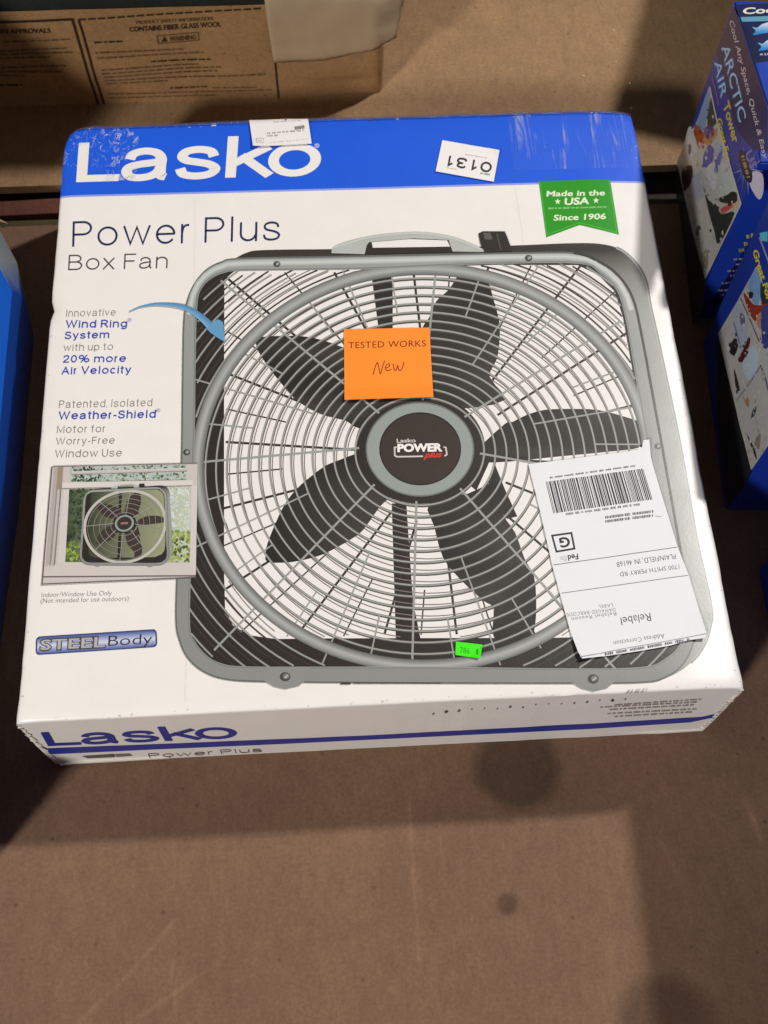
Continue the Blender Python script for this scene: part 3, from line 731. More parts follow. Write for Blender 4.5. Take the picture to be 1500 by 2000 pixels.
    def corner(k, w, col, lay, dx=0, dy=0):
        cx, cy, rx, ry = ring(k); run = []
        pts = ell(cx + dx, cy + dy, rx, ry, n=160); pts.append(pts[0])
        for p in pts:
            u = ((p[0] - WR[0]) / WR[2]) ** 2 + ((p[1] - WR[1]) / WR[3]) ** 2
            if inside(p, FRAME_IN) and u > 1: run.append(p)
            else:
                if len(run) > 1: pr.ribbon(run, w, col, lay)
                run = []
        if len(run) > 1: pr.ribbon(run, w, col, lay)
    for k in (15.7, 16.9, 18.1, 19.3, 20.5, 21.7) if big else ():
        corner(k, 3.6, (146, 148, 144), la + 12)
        corner(k + .5, 3.2, (60, 55, 52), la + 11)
    for k in range(32 if big else 8):
        a = 360 / 32 * k + 3 if big else 45 * k + 3
        main = k % 4 == 0 or not big; half = k % 2 == 0
        r0 = -.35 if main else (5 if half else 10)
        path = []
        for r in [r0 + (15 - r0) * i / 16 for i in range(17)] + ([15.6, 16.4, 17.2, 18, 19, 20, 21, 22] if half else []):
            cx, cy, rx, ry = ring(r); p = (cx + rx * math.cos(R_(a)), cy + ry * math.sin(R_(a)))
            if inside(p, FRAME_IN): path.append(p)
        if len(path) > 1: pr.ribbon(path, (4.2 if main else 3.0) if big else 7, (152, 154, 150), la + 13)
    # wind ring
    if big:
        pr.ribbon(ell(*WR, n=140), 25, None, la + 14, closed=True, prof=[(.5, (92, 95, 93)), (.28, (130, 133, 131)), (.02, (168, 170, 168)), (-.22, (148, 150, 148)), (-.5, (98, 100, 98))])
    else:
        pr.ribbon(ell(*WR, n=60), 30, (190, 186, 178), la + 14, closed=True)
    # frame again over the ring: a band between the outlines
    fr_in = FRAME_IN
    pr.poly(FRAME_OUT, fr, la + 15, holes=[fr_in])
    if big:
        pr.ribbon(FRAME_IN, 3.4, None, la + 16, closed=True, prof=[(-.5, (104, 107, 104)), (.5, (150, 155, 151))])
        pr.ribbon(FRAME_OUT, 3.0, None, la + 16, closed=True, prof=[(-.5, (112, 116, 113)), (.5, (90, 92, 90))])
        mid_ = [lerp2(FRAME_OUT[i], FRAME_IN[min(range(len(FRAME_IN)), key=lambda j: (FRAME_IN[j][0] - FRAME_OUT[i][0]) ** 2 + (FRAME_IN[j][1] - FRAME_OUT[i][1]) ** 2)], .42) for i in range(0, len(FRAME_OUT), 3)]
        lit = [p for p in mid_ if p[1] < 640]
        lit.sort(key=lambda p: (p[0] + (p[1] - 500) * (-.6 if p[0] < 800 else .6)))
        pr.ribbon(lit, 12, None, la + 17, prof=[(-.5, (165, 171, 167)), (0, (198, 203, 199)), (.5, (160, 166, 162))])
        dk = [p for p in FRAME_OUT if p[0] > 1110 and p[1] < 1260]
        pr.ribbon(dk, 5, (58, 56, 52), la + 17)
    # feet
    for fx, fy in ((557, 1323), (1158, 1327)):
        pr.poly([(fx - 52, fy - 18), (fx + 50, fy - 18), (fx + 44, fy + 4), (fx + 27, fy + 18), (fx, fy + 24), (fx - 22, fy + 19), (fx - 42, fy + 7)], fr, la + 18)
    # screws
    for sx_, sy_, r in ((541, 518, 7), (1032, 506, 7.5), (365, 885, 7), (1285, 872, 7), (557, 1323, 10.5), (1158, 1327, 11)) if big else ():
        pr.poly(ell(sx_, sy_, r, r * .85, n=20), (72, 70, 68), la + 19)
        pr.poly(ell(sx_ + r * .2, sy_ - r * .1, r * .6, r * .5, n=16), (120, 120, 118), la + 20)
        pr.ribbon([(sx_ - r * .1, sy_ + r * .3), (sx_ + r * .5, sy_ - r * .3)], r * .22, (190, 190, 188), la + 21)
    # handle and knob
    pr.poly(catmull([(647, 497), (656, 481), (717, 464), (787, 456), (833, 456), (889, 466), (944, 489), (948, 494), (885, 493.5)], 4) + [(885, 493.5), (712, 499)], (178, 182, 178), la + 19)
    pr.poly([(712, 500), (716, 482), (721, 475.5), (806, 468), (876, 471), (884, 494)], (52, 46, 42), la + 20)
    pr.poly([(728, 486.5), (726, 475.8), (800, 469.5), (873, 472), (879, 484)], white, la + 21)
    if big: pr.ribbon(catmull([(652, 487), (717, 468), (787, 459.5), (833, 459.5), (889, 470), (940, 490)], 5), 4, None, la + 22, prof=[(-.5, (200, 204, 200)), (.5, (176, 180, 176))])
    pr.poly([(934, 458), (942, 454), (985, 454), (989, 462), (998, 486), (1000, 493), (946, 495), (938, 478)], (46, 43, 40), la + 22)
    if big:
        pr.poly([(943, 457), (958, 457), (962, 470), (947, 470)], (92, 88, 84), la + 23)
        pr.ribbon([(970, 458), (978, 490)], 2.5, (80, 76, 72), la + 23)
    # hub
    pr.poly(ell(820, 880, 104.5, 91, n=80), (146, 154, 151), la + 24)
    pr.ribbon(ell(820, 880, 104.5, 91, n=80), 3.0, (106, 112, 109), la + 25, closed=True)
    pr.poly(ell(820.5, 879, 78, 69.5, n=70), (60, 50, 46), la + 26)
    pr.ribbon(ell(820.5, 879, 78.5, 70, n=70), 2.5, (38, 36, 34), la + 27, closed=True)
    if big:
        pr.text('Lasko', (775, 867), (812, 866), (-.6, -7.5), (206, 200, 192), la + 28, .02)
        pr.text('POWER', (776, 884.5), (864, 883), (0, -14.5), (238, 234, 230), la + 28, .05)
        pr.ribbon([(775, 876), (770.5, 876.5), (771, 892), (775, 894.5), (826, 893.5)], 3, (206, 200, 196), la + 27.5)
        pr.ribbon([(866, 875.5), (870.5, 876.5), (872.5, 890), (868, 893)], 3, (206, 200, 196), la + 27.5)
        pr.text('plus', (827, 896.5), (863, 894.5), (1, -11), (208, 58, 44), la + 28, .04, 1.0, .25)
        # floor strips and rear wall details seen low in the fan
        pr.ribbon([(665, 1336), (685, 1336)], 4, (60, 57, 54), la + 18); pr.ribbon([(690, 1335.5), (860, 1335.5)], 2.2, (70, 68, 66), la + 18)
    else:
        pr.ribbon([(780, 880), (860, 878)], 24, (150, 110, 108), la + 28)
pr = Print(TOP, .00008); draw_fan(pr)
# arrow to the wind ring belongs to the picture
ar = catmull([(253, 610), (275, 601), (302, 596.5), (330, 597), (356, 601), (378, 611), (398, 626), (416, 644)], 5)
pr.ribbon(ar, 15, None, 45, prof=[(-.5, (70, 128, 172)), (.5, (120, 168, 204))], taper=lambda t: .12 + .95 * t ** 1.1)
pr.poly([(404, 645), (416, 632), (427, 626), (436, 632), (438, 650), (440, 671), (425, 662), (411, 652)], (96, 152, 192), 46)
fan_pic = pr.build('fan_picture', M_PRINT, fan_box)

# ---- the window picture with the small fan
pr = Print(TOP, .00018)
LF = 34
FRM = (198, 190, 186)
pr.poly([(102, 912.7), (386.4, 907), (383, 1126), (382, 1130), (82.7, 1142.7)], FRM, LF)
for x0, x1, cc in ((106, 114, (176, 166, 164)), (114, 117, (150, 140, 138)), (119, 124, (184, 176, 172)), (122, 124.5, (158, 150, 146))):
    pr.poly([(x0, 914), (x1, 914), (x1 - 16, 1103), (x0 - 17, 1108)], cc, LF + 1)
pr.poly([(113, 914), (124, 913), (122, 956), (112, 958)], (150, 138, 118), LF + 2)
random.seed(11)
def leafy(quad, n, pal, lay, sz, fall):
    for k in range(n):
        s, t = random.random(), random.random(); p = quadmap(quad, s, t); r = sz * random.uniform(.5, 1.4)
        c = pal(s, t)
        m = random.randint(5, 7); a0 = random.random() * 6
        pts = [(p[0] + r * random.uniform(.6, 1.2) * math.cos(a0 + 6.283 * i / m), p[1] + r * random.uniform(.6, 1.2) * math.sin(a0 + 6.283 * i / m)) for i in range(m)]
        x0 = min(q[0] for q in quad); x1 = max(q[0] for q in quad); y0 = min(q[1] for q in quad); y1 = max(q[1] for q in quad)
        pts = [(min(max(a, x0 + 1), x1 - 1), min(max(b, y0 + 1), y1 - 1)) for a, b in pts]
        pr.poly(pts, c, lay + (k % 24) * .25)
def pal_up(s, t):
    c = random.choice([(176, 186, 182), (196, 198, 194), (146, 162, 142), (112, 136, 100), (84, 92, 84)] if s > .25 else [(58, 72, 58), (44, 56, 46), (90, 112, 84), (150, 160, 150)])
    return c
UP = ((138, 914), (364, 909), (364, 938.5), (137, 943))
pr.poly(UP, (176, 190, 180), LF + 2); leafy(UP, 420, pal_up, LF + 3, 2.4, 0)
pr.ribbon([(140, 925.5), (366, 919)], 7, None, LF + 9.5, prof=[(-.5, (204, 200, 196)), (.2, (188, 182, 178)), (.5, (120, 114, 112))])
pr.ribbon([(136, 944), (364, 939.5)], 2, (110, 104, 102), LF + 9.6)
MN = ((136, 957), (374, 951), (372, 1101), (128, 1099.7))
def pal_mn(s, t):
    if s < .28: c = random.choice([(52, 64, 48), (62, 78, 56), (44, 52, 42), (72, 86, 60)]) if t < .72 else random.choice([(120, 140, 60), (96, 118, 54), (150, 168, 84)])
    elif s < .8: c = random.choice([(120, 132, 84), (146, 156, 104), (98, 112, 76), (160, 166, 120)])
    else: c = random.choice([(206, 210, 208), (188, 204, 200), (196, 204, 178)]) if t < .58 else random.choice([(150, 166, 74), (122, 144, 60), (164, 174, 96), (76, 92, 52)])
    return c
pr.poly(MN, lambda p: (70, 84, 60) if p[0] < 200 else (190, 196, 176), LF + 2); leafy(MN, 1500, pal_mn, LF + 3, 3.2, 0)
# window stiles and sill again over the view
pr.poly([(124, 957), (136, 957), (128, 1100), (112, 1104)], (206, 198, 194), LF + 10)
pr.poly([(374, 950), (386, 949), (383, 1126), (371.5, 1102)], (206, 199, 196), LF + 10)
pr.poly([(110, 1104), (128, 1099), (372, 1100.5), (383, 1126), (84, 1128)], (202, 194, 190), LF + 10.5)
pr.ribbon([(84, 1127.5), (383, 1126)], 2.4, (104, 94, 92), LF + 11); pr.ribbon([(102, 912), (82.5, 1143)], 2, (88, 78, 76), LF + 11)
pr.ribbon([(82.5, 1142), (383, 1129)], 2, (96, 88, 86), LF + 11.3); pr.ribbon([(101, 912.7), (386, 907)], 1.6, (120, 112, 110), LF + 11.4)
pr.poly([(122, 943.5), (378, 939.5), (378, 950.5), (122, 955)], (212, 206, 202), LF + 10.2); pr.ribbon([(122, 955.5), (376, 950.5)], 1.6, (134, 126, 124), LF + 10.4)
# small fan: same drawing carried onto its place in the window
S0 = ((370, 500), (1253, 495), (1345, 1333), (346, 1333)); S1 = ((163, 958), (331, 953.5), (325.5, 1106), (157, 1105.5))
def to_mini(p):
    s = (p[0] - 352) / (1253 - 352 + 90 * (p[1] - 500) / 833); t = (p[1] - 498) / 835
    return quadmap(S1, s, t)
pm = Print(TOP, .00018, pm=to_mini); pm.bm.free(); pm.bm = pr.bm; pm.lay = pr.lay; pm.col = pr.col
draw_fan(pm, 0, lambda p: mixc((62, 66, 50), (150, 154, 122), max(0, min(1, (p[0] - 450) / 500))), LF + 12, True)
# see-through parts of the small fan
window_pic = pr.build('window_picture', M_PRINT, fan_box)

# ---- printing on the front side of the carton
pr = Print(FRONT, .0004)
logo(pr, (94, 1456.5), (468, 1440.5), (-15, -26.5), (38, 52, 142), 2, XR, .50, .18)
pr.poly([(84, 1461.5), (300, 1453), (500, 1445), (700, 1437), (1000, 1421), (1150, 1413), (1370, 1400), (1409, 1391), (1396, 1400), (1348, 1410), (1150, 1423), (700, 1445), (500, 1454.5), (300, 1463), (97, 1472.5)], (36, 52, 150), 2)
for k in range(16):
    x = 846 + k * 25; y = 1391.5 - (x - 846) * .073 + random.uniform(-2, 2)
    r = random.uniform(1.4, 3.4); pr.poly([(x - r * 1.3, y + .6), (x, y - r), (x + r * 1.3, y), (x + .4, y + r)], (120, 112, 108) if k not in (0, 1, 14) else (76, 70, 68), 2)
for k, (a, b) in enumerate((((1200, 1376), (1370, 1365)), ((1172, 1380.5), (1361, 1370.5)), ((1190, 1385), (1355, 1376)), ((1186, 1393), (1360, 1384)), ((1200, 1398.5), (1352, 1390)))):
    pr.dashes(a, b, 3.2, (158, 148, 144), 2, 12, 2.4, k)
pr.poly([(160, 1476), (222, 1472), (225, 1478), (172, 1480.5)], (92, 86, 80), 2); pr.poly([(224, 1472.5), (252, 1471), (259, 1475.5), (228, 1478)], (120, 112, 106), 2)
pr.glyphs('Power Plus', (292, 1479.5), (512, 1468), (-3.2, -8.5), (104, 98, 100), 2, .14)
pr.dashes((1222, 1352), (1262, 1349.5), 2.5, (150, 120, 100), 2, 8, 3, 4)
pr.build('side_printing', M_PRINT, fan_box)

# ---- torn lower flaps of the front side
def flap(px, z, th, seed):
    bm = bmesh.new(); cl = bm.verts.layers.float_color.new('Col'); pts = [floor_loc(p, z) for p in px]
    top = [bm.verts.new((x, y, z + .0012 * noise.noise((x * 70, y * 90, seed)))) for x, y in pts]; bot = [bm.verts.new((v.co.x, v.co.y, v.co.z - th)) for v in top]
    bm.faces.new(top); bm.faces.new(bot[::-1])
    for i in range(len(top)): bm.faces.new((top[i], bot[i], bot[(i + 1) % len(top)], top[(i + 1) % len(top)]))
    for v in bm.verts: v[cl] = rgb((222, 216, 208))
    bmesh.ops.recalc_face_normals(bm, faces=bm.faces[:])
    return obj('torn_flap', bm, M_PRINT, fan_box)
flap([(118, 1470), (99, 1477), (104, 1484), (112, 1488), (117, 1494), (140, 1491), (165, 1489.5), (215, 1487), (260, 1484), (330, 1480), (330, 1470)], .006, .003, 1)
flap([(1140, 1426), (1140, 1434.5), (1200, 1433), (1290, 1431.5), (1350, 1427.5), (1371, 1426), (1370, 1417), (1392, 1409), (1398, 1402), (1380, 1400)], .006, .003, 2)

# ---- crushed corners (ragged paper board)
def ragged(path, w, seed, name='crushed_corner'):
    """ragged board fibres along a corner edge, path = world points"""
    bm = bmesh.new(); cl = bm.verts.layers.float_color.new('Col'); rnd = random.Random(seed)
    for (a, b) in zip(path, path[1:]):
        a, b = Vector(a), Vector(b); n = max(3, int((b - a).length / .0016))
        for k in range(n):
            c = a.lerp(b, (k + rnd.random()) / n); r = w * rnd.uniform(.4, 1.1)
            vs = []
            for i in range(5):
                ang = 6.283 * i / 5 + rnd.random(); vs.append(bm.verts.new(c + Vector((math.cos(ang) * r, rnd.uniform(-.3, .3) * r - .0006, math.sin(ang) * r * .8)) ))
            ctr = bm.verts.new(c + Vector((0, -r * .5, r * .3)))
            for i in range(5): bm.faces.new((vs[i], vs[(i + 1) % 5], ctr))
    for v in bm.verts: v[cl] = rgb(rnd.choice([(222, 215, 206), (206, 197, 184), (230, 226, 220)]))
    bmesh.ops.recalc_face_normals(bm, faces=bm.faces[:])
    return obj(name, bm, M_PRINT, fan_box)
ragged([(-.0005, .0005, H - .006), (.0, .0, H * .60), (.002, 0, .015)], .0026, 3)
ragged([(W + .0005, .0005, H - .008), (W - .0005, 0, H * .60), (W - .002, 0, .012)], .0026, 5)

# ---- clear tape
def tape(name, pts_local, mat, off=.0011, wob=.0006, step=.006):
    xs0 = min(p[0] for p in pts_local); xs1 = max(p[0] for p in pts_local); y0 = min(p[1] for p in pts_local); y1 = max(p[1] for p in pts_local)
    xs = sorted(set(frange(xs0, xs1, step) + [c for c in TOP.cuts_x + TOP.edge_x if xs0 < c < xs1])); ys = sorted(set(frange(y0, y1, step) + [c for c in TOP.cuts_y + TOP.edge_y if y0 < c < y1]))
    bm = bmesh.new()
    V = [[bm.verts.new(TOP.world(x, y, off + wob * (.5 + .5 * noise.noise((x * 90, y * 60, 5))))) for x in xs] for y in ys]
    for j in range(len(ys) - 1):
        for i in range(len(xs) - 1): bm.faces.new((V[j][i], V[j][i + 1], V[j + 1][i + 1], V[j + 1][i]))
    return obj(name, bm, mat, fan_box, True)
tape('packing_tape', [(.0005, L - .075), (.072, L - .0090)], M_TAPE_L)
tape('packing_tape', [(W - .126, L - .079), (W - .0005, L - .0090)], M_TAPE_R)
tape('packing_tape', [(.0005, L - .0085), (W - .0005, L - .0002)], M_TAPE_E, .0011, .0012, .004)

# ================================================================== STICKERS ON THE CARTON
STK = []
def sticker(name, outline, col, label, cat, z, th=.0002, mat=None, lift=None):
    """paper sticker: a thin sheet with real thickness lying on the top face; returns (object, Print for its writing)"""
    pts = [TOP.loc(p) for p in outline]; bm = bmesh.new(); cl = bm.verts.layers.float_color.new('Col')
    f = bm.faces.new([bm.verts.new((x, y, 0)) for x, y in pts])
    bmesh.ops.triangulate(bm, faces=[f])
    x0 = min(p[0] for p in pts); x1 = max(p[0] for p in pts); y0 = min(p[1] for p in pts); y1 = max(p[1] for p in pts)
    for c in sorted(set([c for c in TOP.cuts_x if x0 < c < x1] + frange(x0, x1, .012)[1:-1])): bmesh.ops.bisect_plane(bm, geom=bm.verts[:] + bm.edges[:] + bm.faces[:], plane_co=(c, 0, 0), plane_no=(1, 0, 0))
    for c in sorted(set([c for c in TOP.cuts_y if y0 < c < y1] + frange(y0, y1, .012)[1:-1])): bmesh.ops.bisect_plane(bm, geom=bm.verts[:] + bm.edges[:] + bm.faces[:], plane_co=(0, c, 0), plane_no=(0, 1, 0))
    bm.normal_update()
    if sum(f.normal.z for f in bm.faces) < 0: bmesh.ops.reverse_faces(bm, faces=bm.faces[:])
    r = bmesh.ops.extrude_face_region(bm, geom=bm.faces[:])
    up = {v for v in r['geom'] if isinstance(v, bmesh.types.BMVert)}
    for v in bm.verts:
        x, y = v.co.x, v.co.y; e = (lift(x, y) if lift else 0)
        v.co = TOP.world(x, y, z + e + (th if v in up else 0)); v[cl] = rgb(col)
    bmesh.ops.recalc_face_normals(bm, faces=bm.faces[:])
    o = obj(name, bm, mat or M_PAPER)
    for p in o.data.polygons: p.use_smooth = False
    tag(o, label, cat)
    class Lifted(TopFace):
        def world(s, x, y, off): return TopFace.world(s, x, y, off + z + th + (lift(x, y) if lift else 0))
    sf = Lifted((0, 0, H), (1, 0, 0), (0, 1, 0)); sf.cuts_x = tuple(sorted(set(list(TOP.cuts_x) + (frange(x0, x1, .012)[1:-1] if lift else [])))); sf.cuts_y = tuple(sorted(set(list(TOP.cuts_y) + (frange(y0, y1, .012)[1:-1] if lift else []))))
    return o, Print(sf, .00004)
def finish(o, p, name='lettering'):
    c = p.build(name, M_PAPER, o); return c
INK = (44, 42, 48)

def corner_lift(px, rad, amt):
    c = TOP.loc(px)
    def f(x, y):
        t = max(0, 1 - math.hypot(x - c[0], y - c[1]) / rad); return amt * t * t
    return f
def label_lift(x, y):
    a = TOP.loc((1260, 868)); b = TOP.loc((1130, 1288)); c = TOP.loc((1377, 1245))
    z = .0035 * max(0, 1 - math.hypot(x - a[0], y - a[1]) / .022) ** 2 + .0028 * max(0, 1 - math.hypot(x - b[0], y - b[1]) / .03) ** 2 + .0022 * max(0, 1 - math.hypot(x - c[0], y - c[1]) / .03) ** 2
    return z + .00035 * (1 + noise.noise((x * 38, y * 38, 2)))
# orange note
def note_lift(x, y):
    a = TOP.loc((760, 784)); t = max(0, (a[1] + .018 - y) / .018); return .0022 * t * t
o, p = sticker('sticky_note', [(672, 646.7), (838.4, 643), (846, 781), (673, 786.4)], (255, 140, 40), 'square orange sticky note with handwriting, above the pictured fan hub', 'sticky note', .0013, .00025, lift=note_lift)
p.text('TESTED WORKS', (680.5, 684), (831.5, 680), (0, -12.5), (98, 34, 22), 1, .0, 1.06)
for st in ([(728.5, 735.5), (732, 723), (737, 711.5), (740, 723), (743, 733.5), (747, 720), (751.5, 707.5)], [(752, 722), (757, 721.5), (761, 717.5), (759, 714), (754, 717.5), (753, 724), (757, 727.5), (764, 725)],
           [(768, 714), (769, 723), (773, 727), (776.5, 717.5), (778, 724.5), (782, 727), (786, 721), (788.5, 711)]):
    p.ribbon(catmull(st, 5), 1.9, (140, 50, 28), 2)
finish(o, p)

# lot sticker
o, p = sticker('lot_sticker', [(863.6, 277), (957, 293.3), (974.7, 299), (964, 357.7), (850.6, 337.7)], (232, 229, 228), 'white lot sticker printed 0131, stuck upside down on the blue band', 'sticker', .0013, .0003, lift=corner_lift((974, 299), .016, .0022))
p.glyphs('0131', (962, 321), (874, 306.8), (-4.0, 20.5), INK, 1, .19)
p.dashes((908, 305), (951, 312), 2.0, (168, 164, 164), 1, 12, 1.5, 2); p.dashes((938, 341.5), (959, 345), 4, (104, 100, 104), 1, 9, 1.5, 3); p.dashes((872, 331), (893, 334.5), 2, (164, 160, 160), 1, 9, 1.5, 4)
finish(o, p)

# white label at the back edge
o, p = sticker('address_label', [(486.4, 233), (601.6, 234.2), (609, 284.4), (494.8, 290.4)], (228, 224, 222), 'small white address label over the back edge of the blue band', 'label', .0018, .0003, lift=corner_lift((494, 290), .02, .0018))
p.text('888', (594.5, 248.5), (575, 251.5), (1.2, 6.5), (84, 80, 82), 1, .03)
for k, (a, b, h, c) in enumerate((((534, 242), (588, 238.5), 2.2, (176, 172, 172)), ((515, 265), (595, 258.5), 4.0, (150, 146, 148)), ((521, 270), (545, 268), 4.0, (150, 146, 148)), ((516, 284), (600, 276), 2.0, (190, 186, 186)))):
    p.dashes(a, b, h, c, 1, 9, 2.4, k)
p.ribbon([(501, 275), (515, 274), (516, 283), (502, 284), (501, 275)], 1.2, (176, 172, 172), 1); p.dashes((504, 279.5), (513, 279), 5, (186, 182, 182), 1, 5, 1, 8)
finish(o, p)

# shipping label
o, p = sticker('shipping_label', [(1031, 909), (1100, 901), (1180, 890), (1243, 882), (1247, 876), (1252, 878), (1254, 865), (1266, 863), (1268, 879), (1270, 895), (1275, 913), (1298, 989), (1322, 1067), (1345, 1126), (1362, 1182), (1378, 1238),
                   (1377, 1248), (1343, 1252), (1310, 1262), (1255, 1272), (1188, 1282.5), (1160, 1286), (1135, 1290), (1127, 1276), (1112, 1232), (1079, 1112), (1055, 1005)], (226, 227, 230),
               'big white shipping label with barcode, stuck upside down over the pictured fan', 'label', .0013, .0003, lift=label_lift)
rb = random.Random(4); Q = ((1065, 944), (1255, 917.4), (1273.4, 977.6), (1080, 1005.6)); s = 0.0
while s < 1:
    wd = rb.choice([.006, .006, .012, .018]); gp = rb.choice([.006, .007, .012])
    e = min(1, s + wd); p.poly([quadmap(Q, s, 0), quadmap(Q, e, 0), quadmap(Q, e, 1), quadmap(Q, s, 1)], (58, 54, 62), 1); s = e + gp
p.dashes((1073, 936), (1241, 912), 4.2, (110, 106, 110), 1, 13, 3, 1); p.dashes((1104, 1007), (1250, 987), 5, (120, 116, 120), 2, 11, 3, 2)
for dy, sd_ in ((0, 3), (8, 4)):
    for x0, x1 in ((0, .52), (.56, 1)):
        a = lerp2((1181, 1013 + dy), (1276, 1000.5 + dy), x0); b = lerp2((1181, 1013 + dy), (1276, 1000.5 + dy), x1); p.dashes(a, b, 5.4, (96, 92, 98), 1, 60, 1, sd_, .2)
p.dashes((1279, 1010), (1291, 1011), 2.5, (120, 116, 120), 1, 5, 1, 9)
gq = [(1077.4, 1049), (1115, 1043.4), (1121, 1074), (1086, 1080)]
p.ribbon(gq, 3.6, (46, 44, 50), 1, closed=True)
p.text('G', (1110.5, 1051), (1090.5, 1054), (3.4, 18.5), (46, 44, 50), 1, .03)
p.text('Fed', (1127.5, 1084), (1107.5, 1087.5), (1.6, 10.5), (60, 58, 64), 1, .025); p.text('Ex', (1105, 1088), (1091, 1090), (1.6, 10.5), (196, 196, 200), 1, .025)
p.ribbon([(1080, 1106), (1200, 1088.5), (1322, 1070)], 1.6, (128, 124, 130), 1); p.ribbon([(1095.6, 1161), (1220, 1143), (1343, 1125)], 1.6, (138, 134, 140), 1)
p.text('PLAINFIELD, IN 46168', (1318, 1083), (1203, 1100), (1.6, 10), (84, 80, 88), 1, -.004, 1.05)
p.text('1700 SMITH PERRY RD', (1325, 1104), (1209, 1120), (1.6, 8.5), (92, 88, 96), 1, -.004, 1.05)
p.text('Relabel Reason', (1202, 1197), (1115, 1208.5), (1.4, 7), (110, 106, 110), 1, -.006, 1.1); p.text('DAMAGED BARCODE', (1200, 1189), (1105, 1200), (1.4, 7), (110, 106, 110), 1, -.006, 1.1); p.text('LABEL', (1195, 1180.5), (1167, 1184), (1.4, 6.5), (110, 106, 110), 1, -.006, 1.1)
p.text('Relabel', (1268.5, 1199), (1210.5, 1208), (2.6, 15.5), (66, 62, 68), 1, -.004)
p.text('Address Correction', (1296, 1239), (1196.5, 1254.5), (2, 9), (110, 106, 112), 1, -.006)
p.ribbon([(1377.5, 1240), (1290, 1256), (1210, 1270), (1131, 1287)], 1.6, (150, 148, 154), 1)
p.dashes((1180, 1280), (1346, 1250.5), 6, (84, 80, 88), 1, 20, 5, 12)
finish(o, p)

# green tag
o, p = sticker('price_tag', [(890, 1255), (942, 1261), (937, 1288.5), (889, 1281)], (62, 236, 14), 'small bright green tag near the bottom of the pictured fan', 'tag', .0013, .0003, lift=corner_lift((937, 1288), .012, .0018))
p.text('786', (898, 1277), (916.5, 1279.5), (.4, -11.5), (28, 150, 14), 1, -.005); p.text('1', (929.5, 1281), (933, 1281.5), (.4, -11.5), (28, 150, 14), 1, .0)
finish(o, p)

# ================================================================== KRAFT CARTON BEHIND
CY = .757
carton = thing('kraft_carton', (-.15, CY + .2, 0), 'brown kraft carton with printed safety information, behind the fan carton', 'box')
bm = bmesh.new(); cx0, cx1, ch = -.72, .3225, .131
nx_, nz_ = 60, 10
def cpt(x, z):
    bulge = .004 * math.sin(math.pi * min(1, max(0, z / ch))) * (1 + .6 * noise.noise((x * 9, z * 30, 2)))
    dent = .012 * math.exp(-((x - .285) / .03) ** 2 - ((z - .012) / .016) ** 2)
    sag = .0015 * noise.noise((x * 14, z * 40, 7))
    # corner rounding at the right
    r = .012; dx = max(0, x - (cx1 - r)); back = r - math.sqrt(max(0, r * r - dx * dx)) if dx < r else r
    return Vector((x, CY - bulge + dent + sag + back, z))
xs = frange(cx0, cx1 - .03, .03) + frange(cx1 - .03, cx1, .0025)[1:]; zs = frange(0.0, ch, ch / nz_)
V = [[bm.verts.new(cpt(x, z)) for x in xs] for z in zs]
for j in range(len(zs) - 1):
    for i in range(len(xs) - 1): bm.faces.new((V[j][i], V[j][i + 1], V[j + 1][i + 1], V[j + 1][i]))
yb = CY + .42
back = {}
for j, z in enumerate(zs):
    back[j] = [bm.verts.new((cx1 - .004 * (1 - z / ch), yb, z)), bm.verts.new((cx0, yb, z))]
for j in range(len(zs) - 1):
    bm.faces.new((V[j][-1], back[j][0], back[j + 1][0], V[j + 1][-1])); bm.faces.new((back[j][0], back[j][1], back[j + 1][1], back[j + 1][0])); bm.faces.new((back[j][1], V[j][0], V[j + 1][0], back[j + 1][1]))
obj('carton_body', bm, M_KRAFT, carton, True)
bm = bmesh.new()   # dark packed contents in the rim, raised out of view to cast shade forward
z = ch - .012
vs = [bm.verts.new(p) for p in ((cx0 + .004, CY + .002, z), (cx1 - .004, CY + .006, z), (cx1 - .004, yb - .004, z), (cx0 + .004, yb - .004, z))]
bm.faces.new(vs); bmesh.ops.subdivide_edges(bm, edges=bm.edges[:], cuts=24, use_grid_fill=True)
for v in bm.verts: v.co.z += .010 * noise.noise(v.co * 18) + .30 * max(0, min(1, (v.co.y - CY - .012) / .03)) * max(0, min(1, (cx1 - .012 - v.co.x) / .02)) ** .5
M_PACK = mat_cardboard('dark_packing', col=(32, 36, 32)); obj('packed_contents', bm, M_PACK, carton, True)

class CartonFront(Plane):
    cuts_x = tuple(frange(-.70, cx1 - .03, .03)) + tuple(frange(cx1 - .03, cx1, .0025)); cuts_y = tuple(zs)
    def world(s, x, y, off): return cpt(x, y) + Vector((0, -off - .0006, 0))
CF = CartonFront((0, CY, 0), (1, 0, 0), (0, 0, 1))
pr = Print(CF, .0003); KI = (52, 38, 26); KI2 = (92, 70, 46)
pr.ribbon([(-20, 41.5), (70, 38), (141, 35), (146, 50), (194, 209)], 4.5, KI, 2)
pr.ribbon([(153, 36), (160, 55), (205, 209)], 4.0, KI, 2)
for k in range(19):
    a = lerp2((153, 35.5), (513, 14), k / 19.0); b = lerp2((153, 35.5), (513, 14), (k + .76) / 19.0); pr.ribbon([a, b], 3.4, KI, 3)
pr.ribbon([(537, 115), (545, 202)], 3.2, KI, 2)
pr.text('ON APPROVALS', (-6, 62), (99, 59), (-1.2, -8.5), KI, 2, .015)
pr.text('PRODUCT SAFETY INFORMATION', (266, 44.5), (415, 37.5), (-.8, -6.5), KI2, 2, .015)
pr.text('CONTAINS FIBER GLASS WOOL', (253, 58.5), (432, 48.5), (-1, -8.8), KI, 2, .02)
pr.ribbon([(307, 64.5), (387, 59), (388.5, 72), (308.5, 77.5)], 1.8, KI2, 2, closed=True)
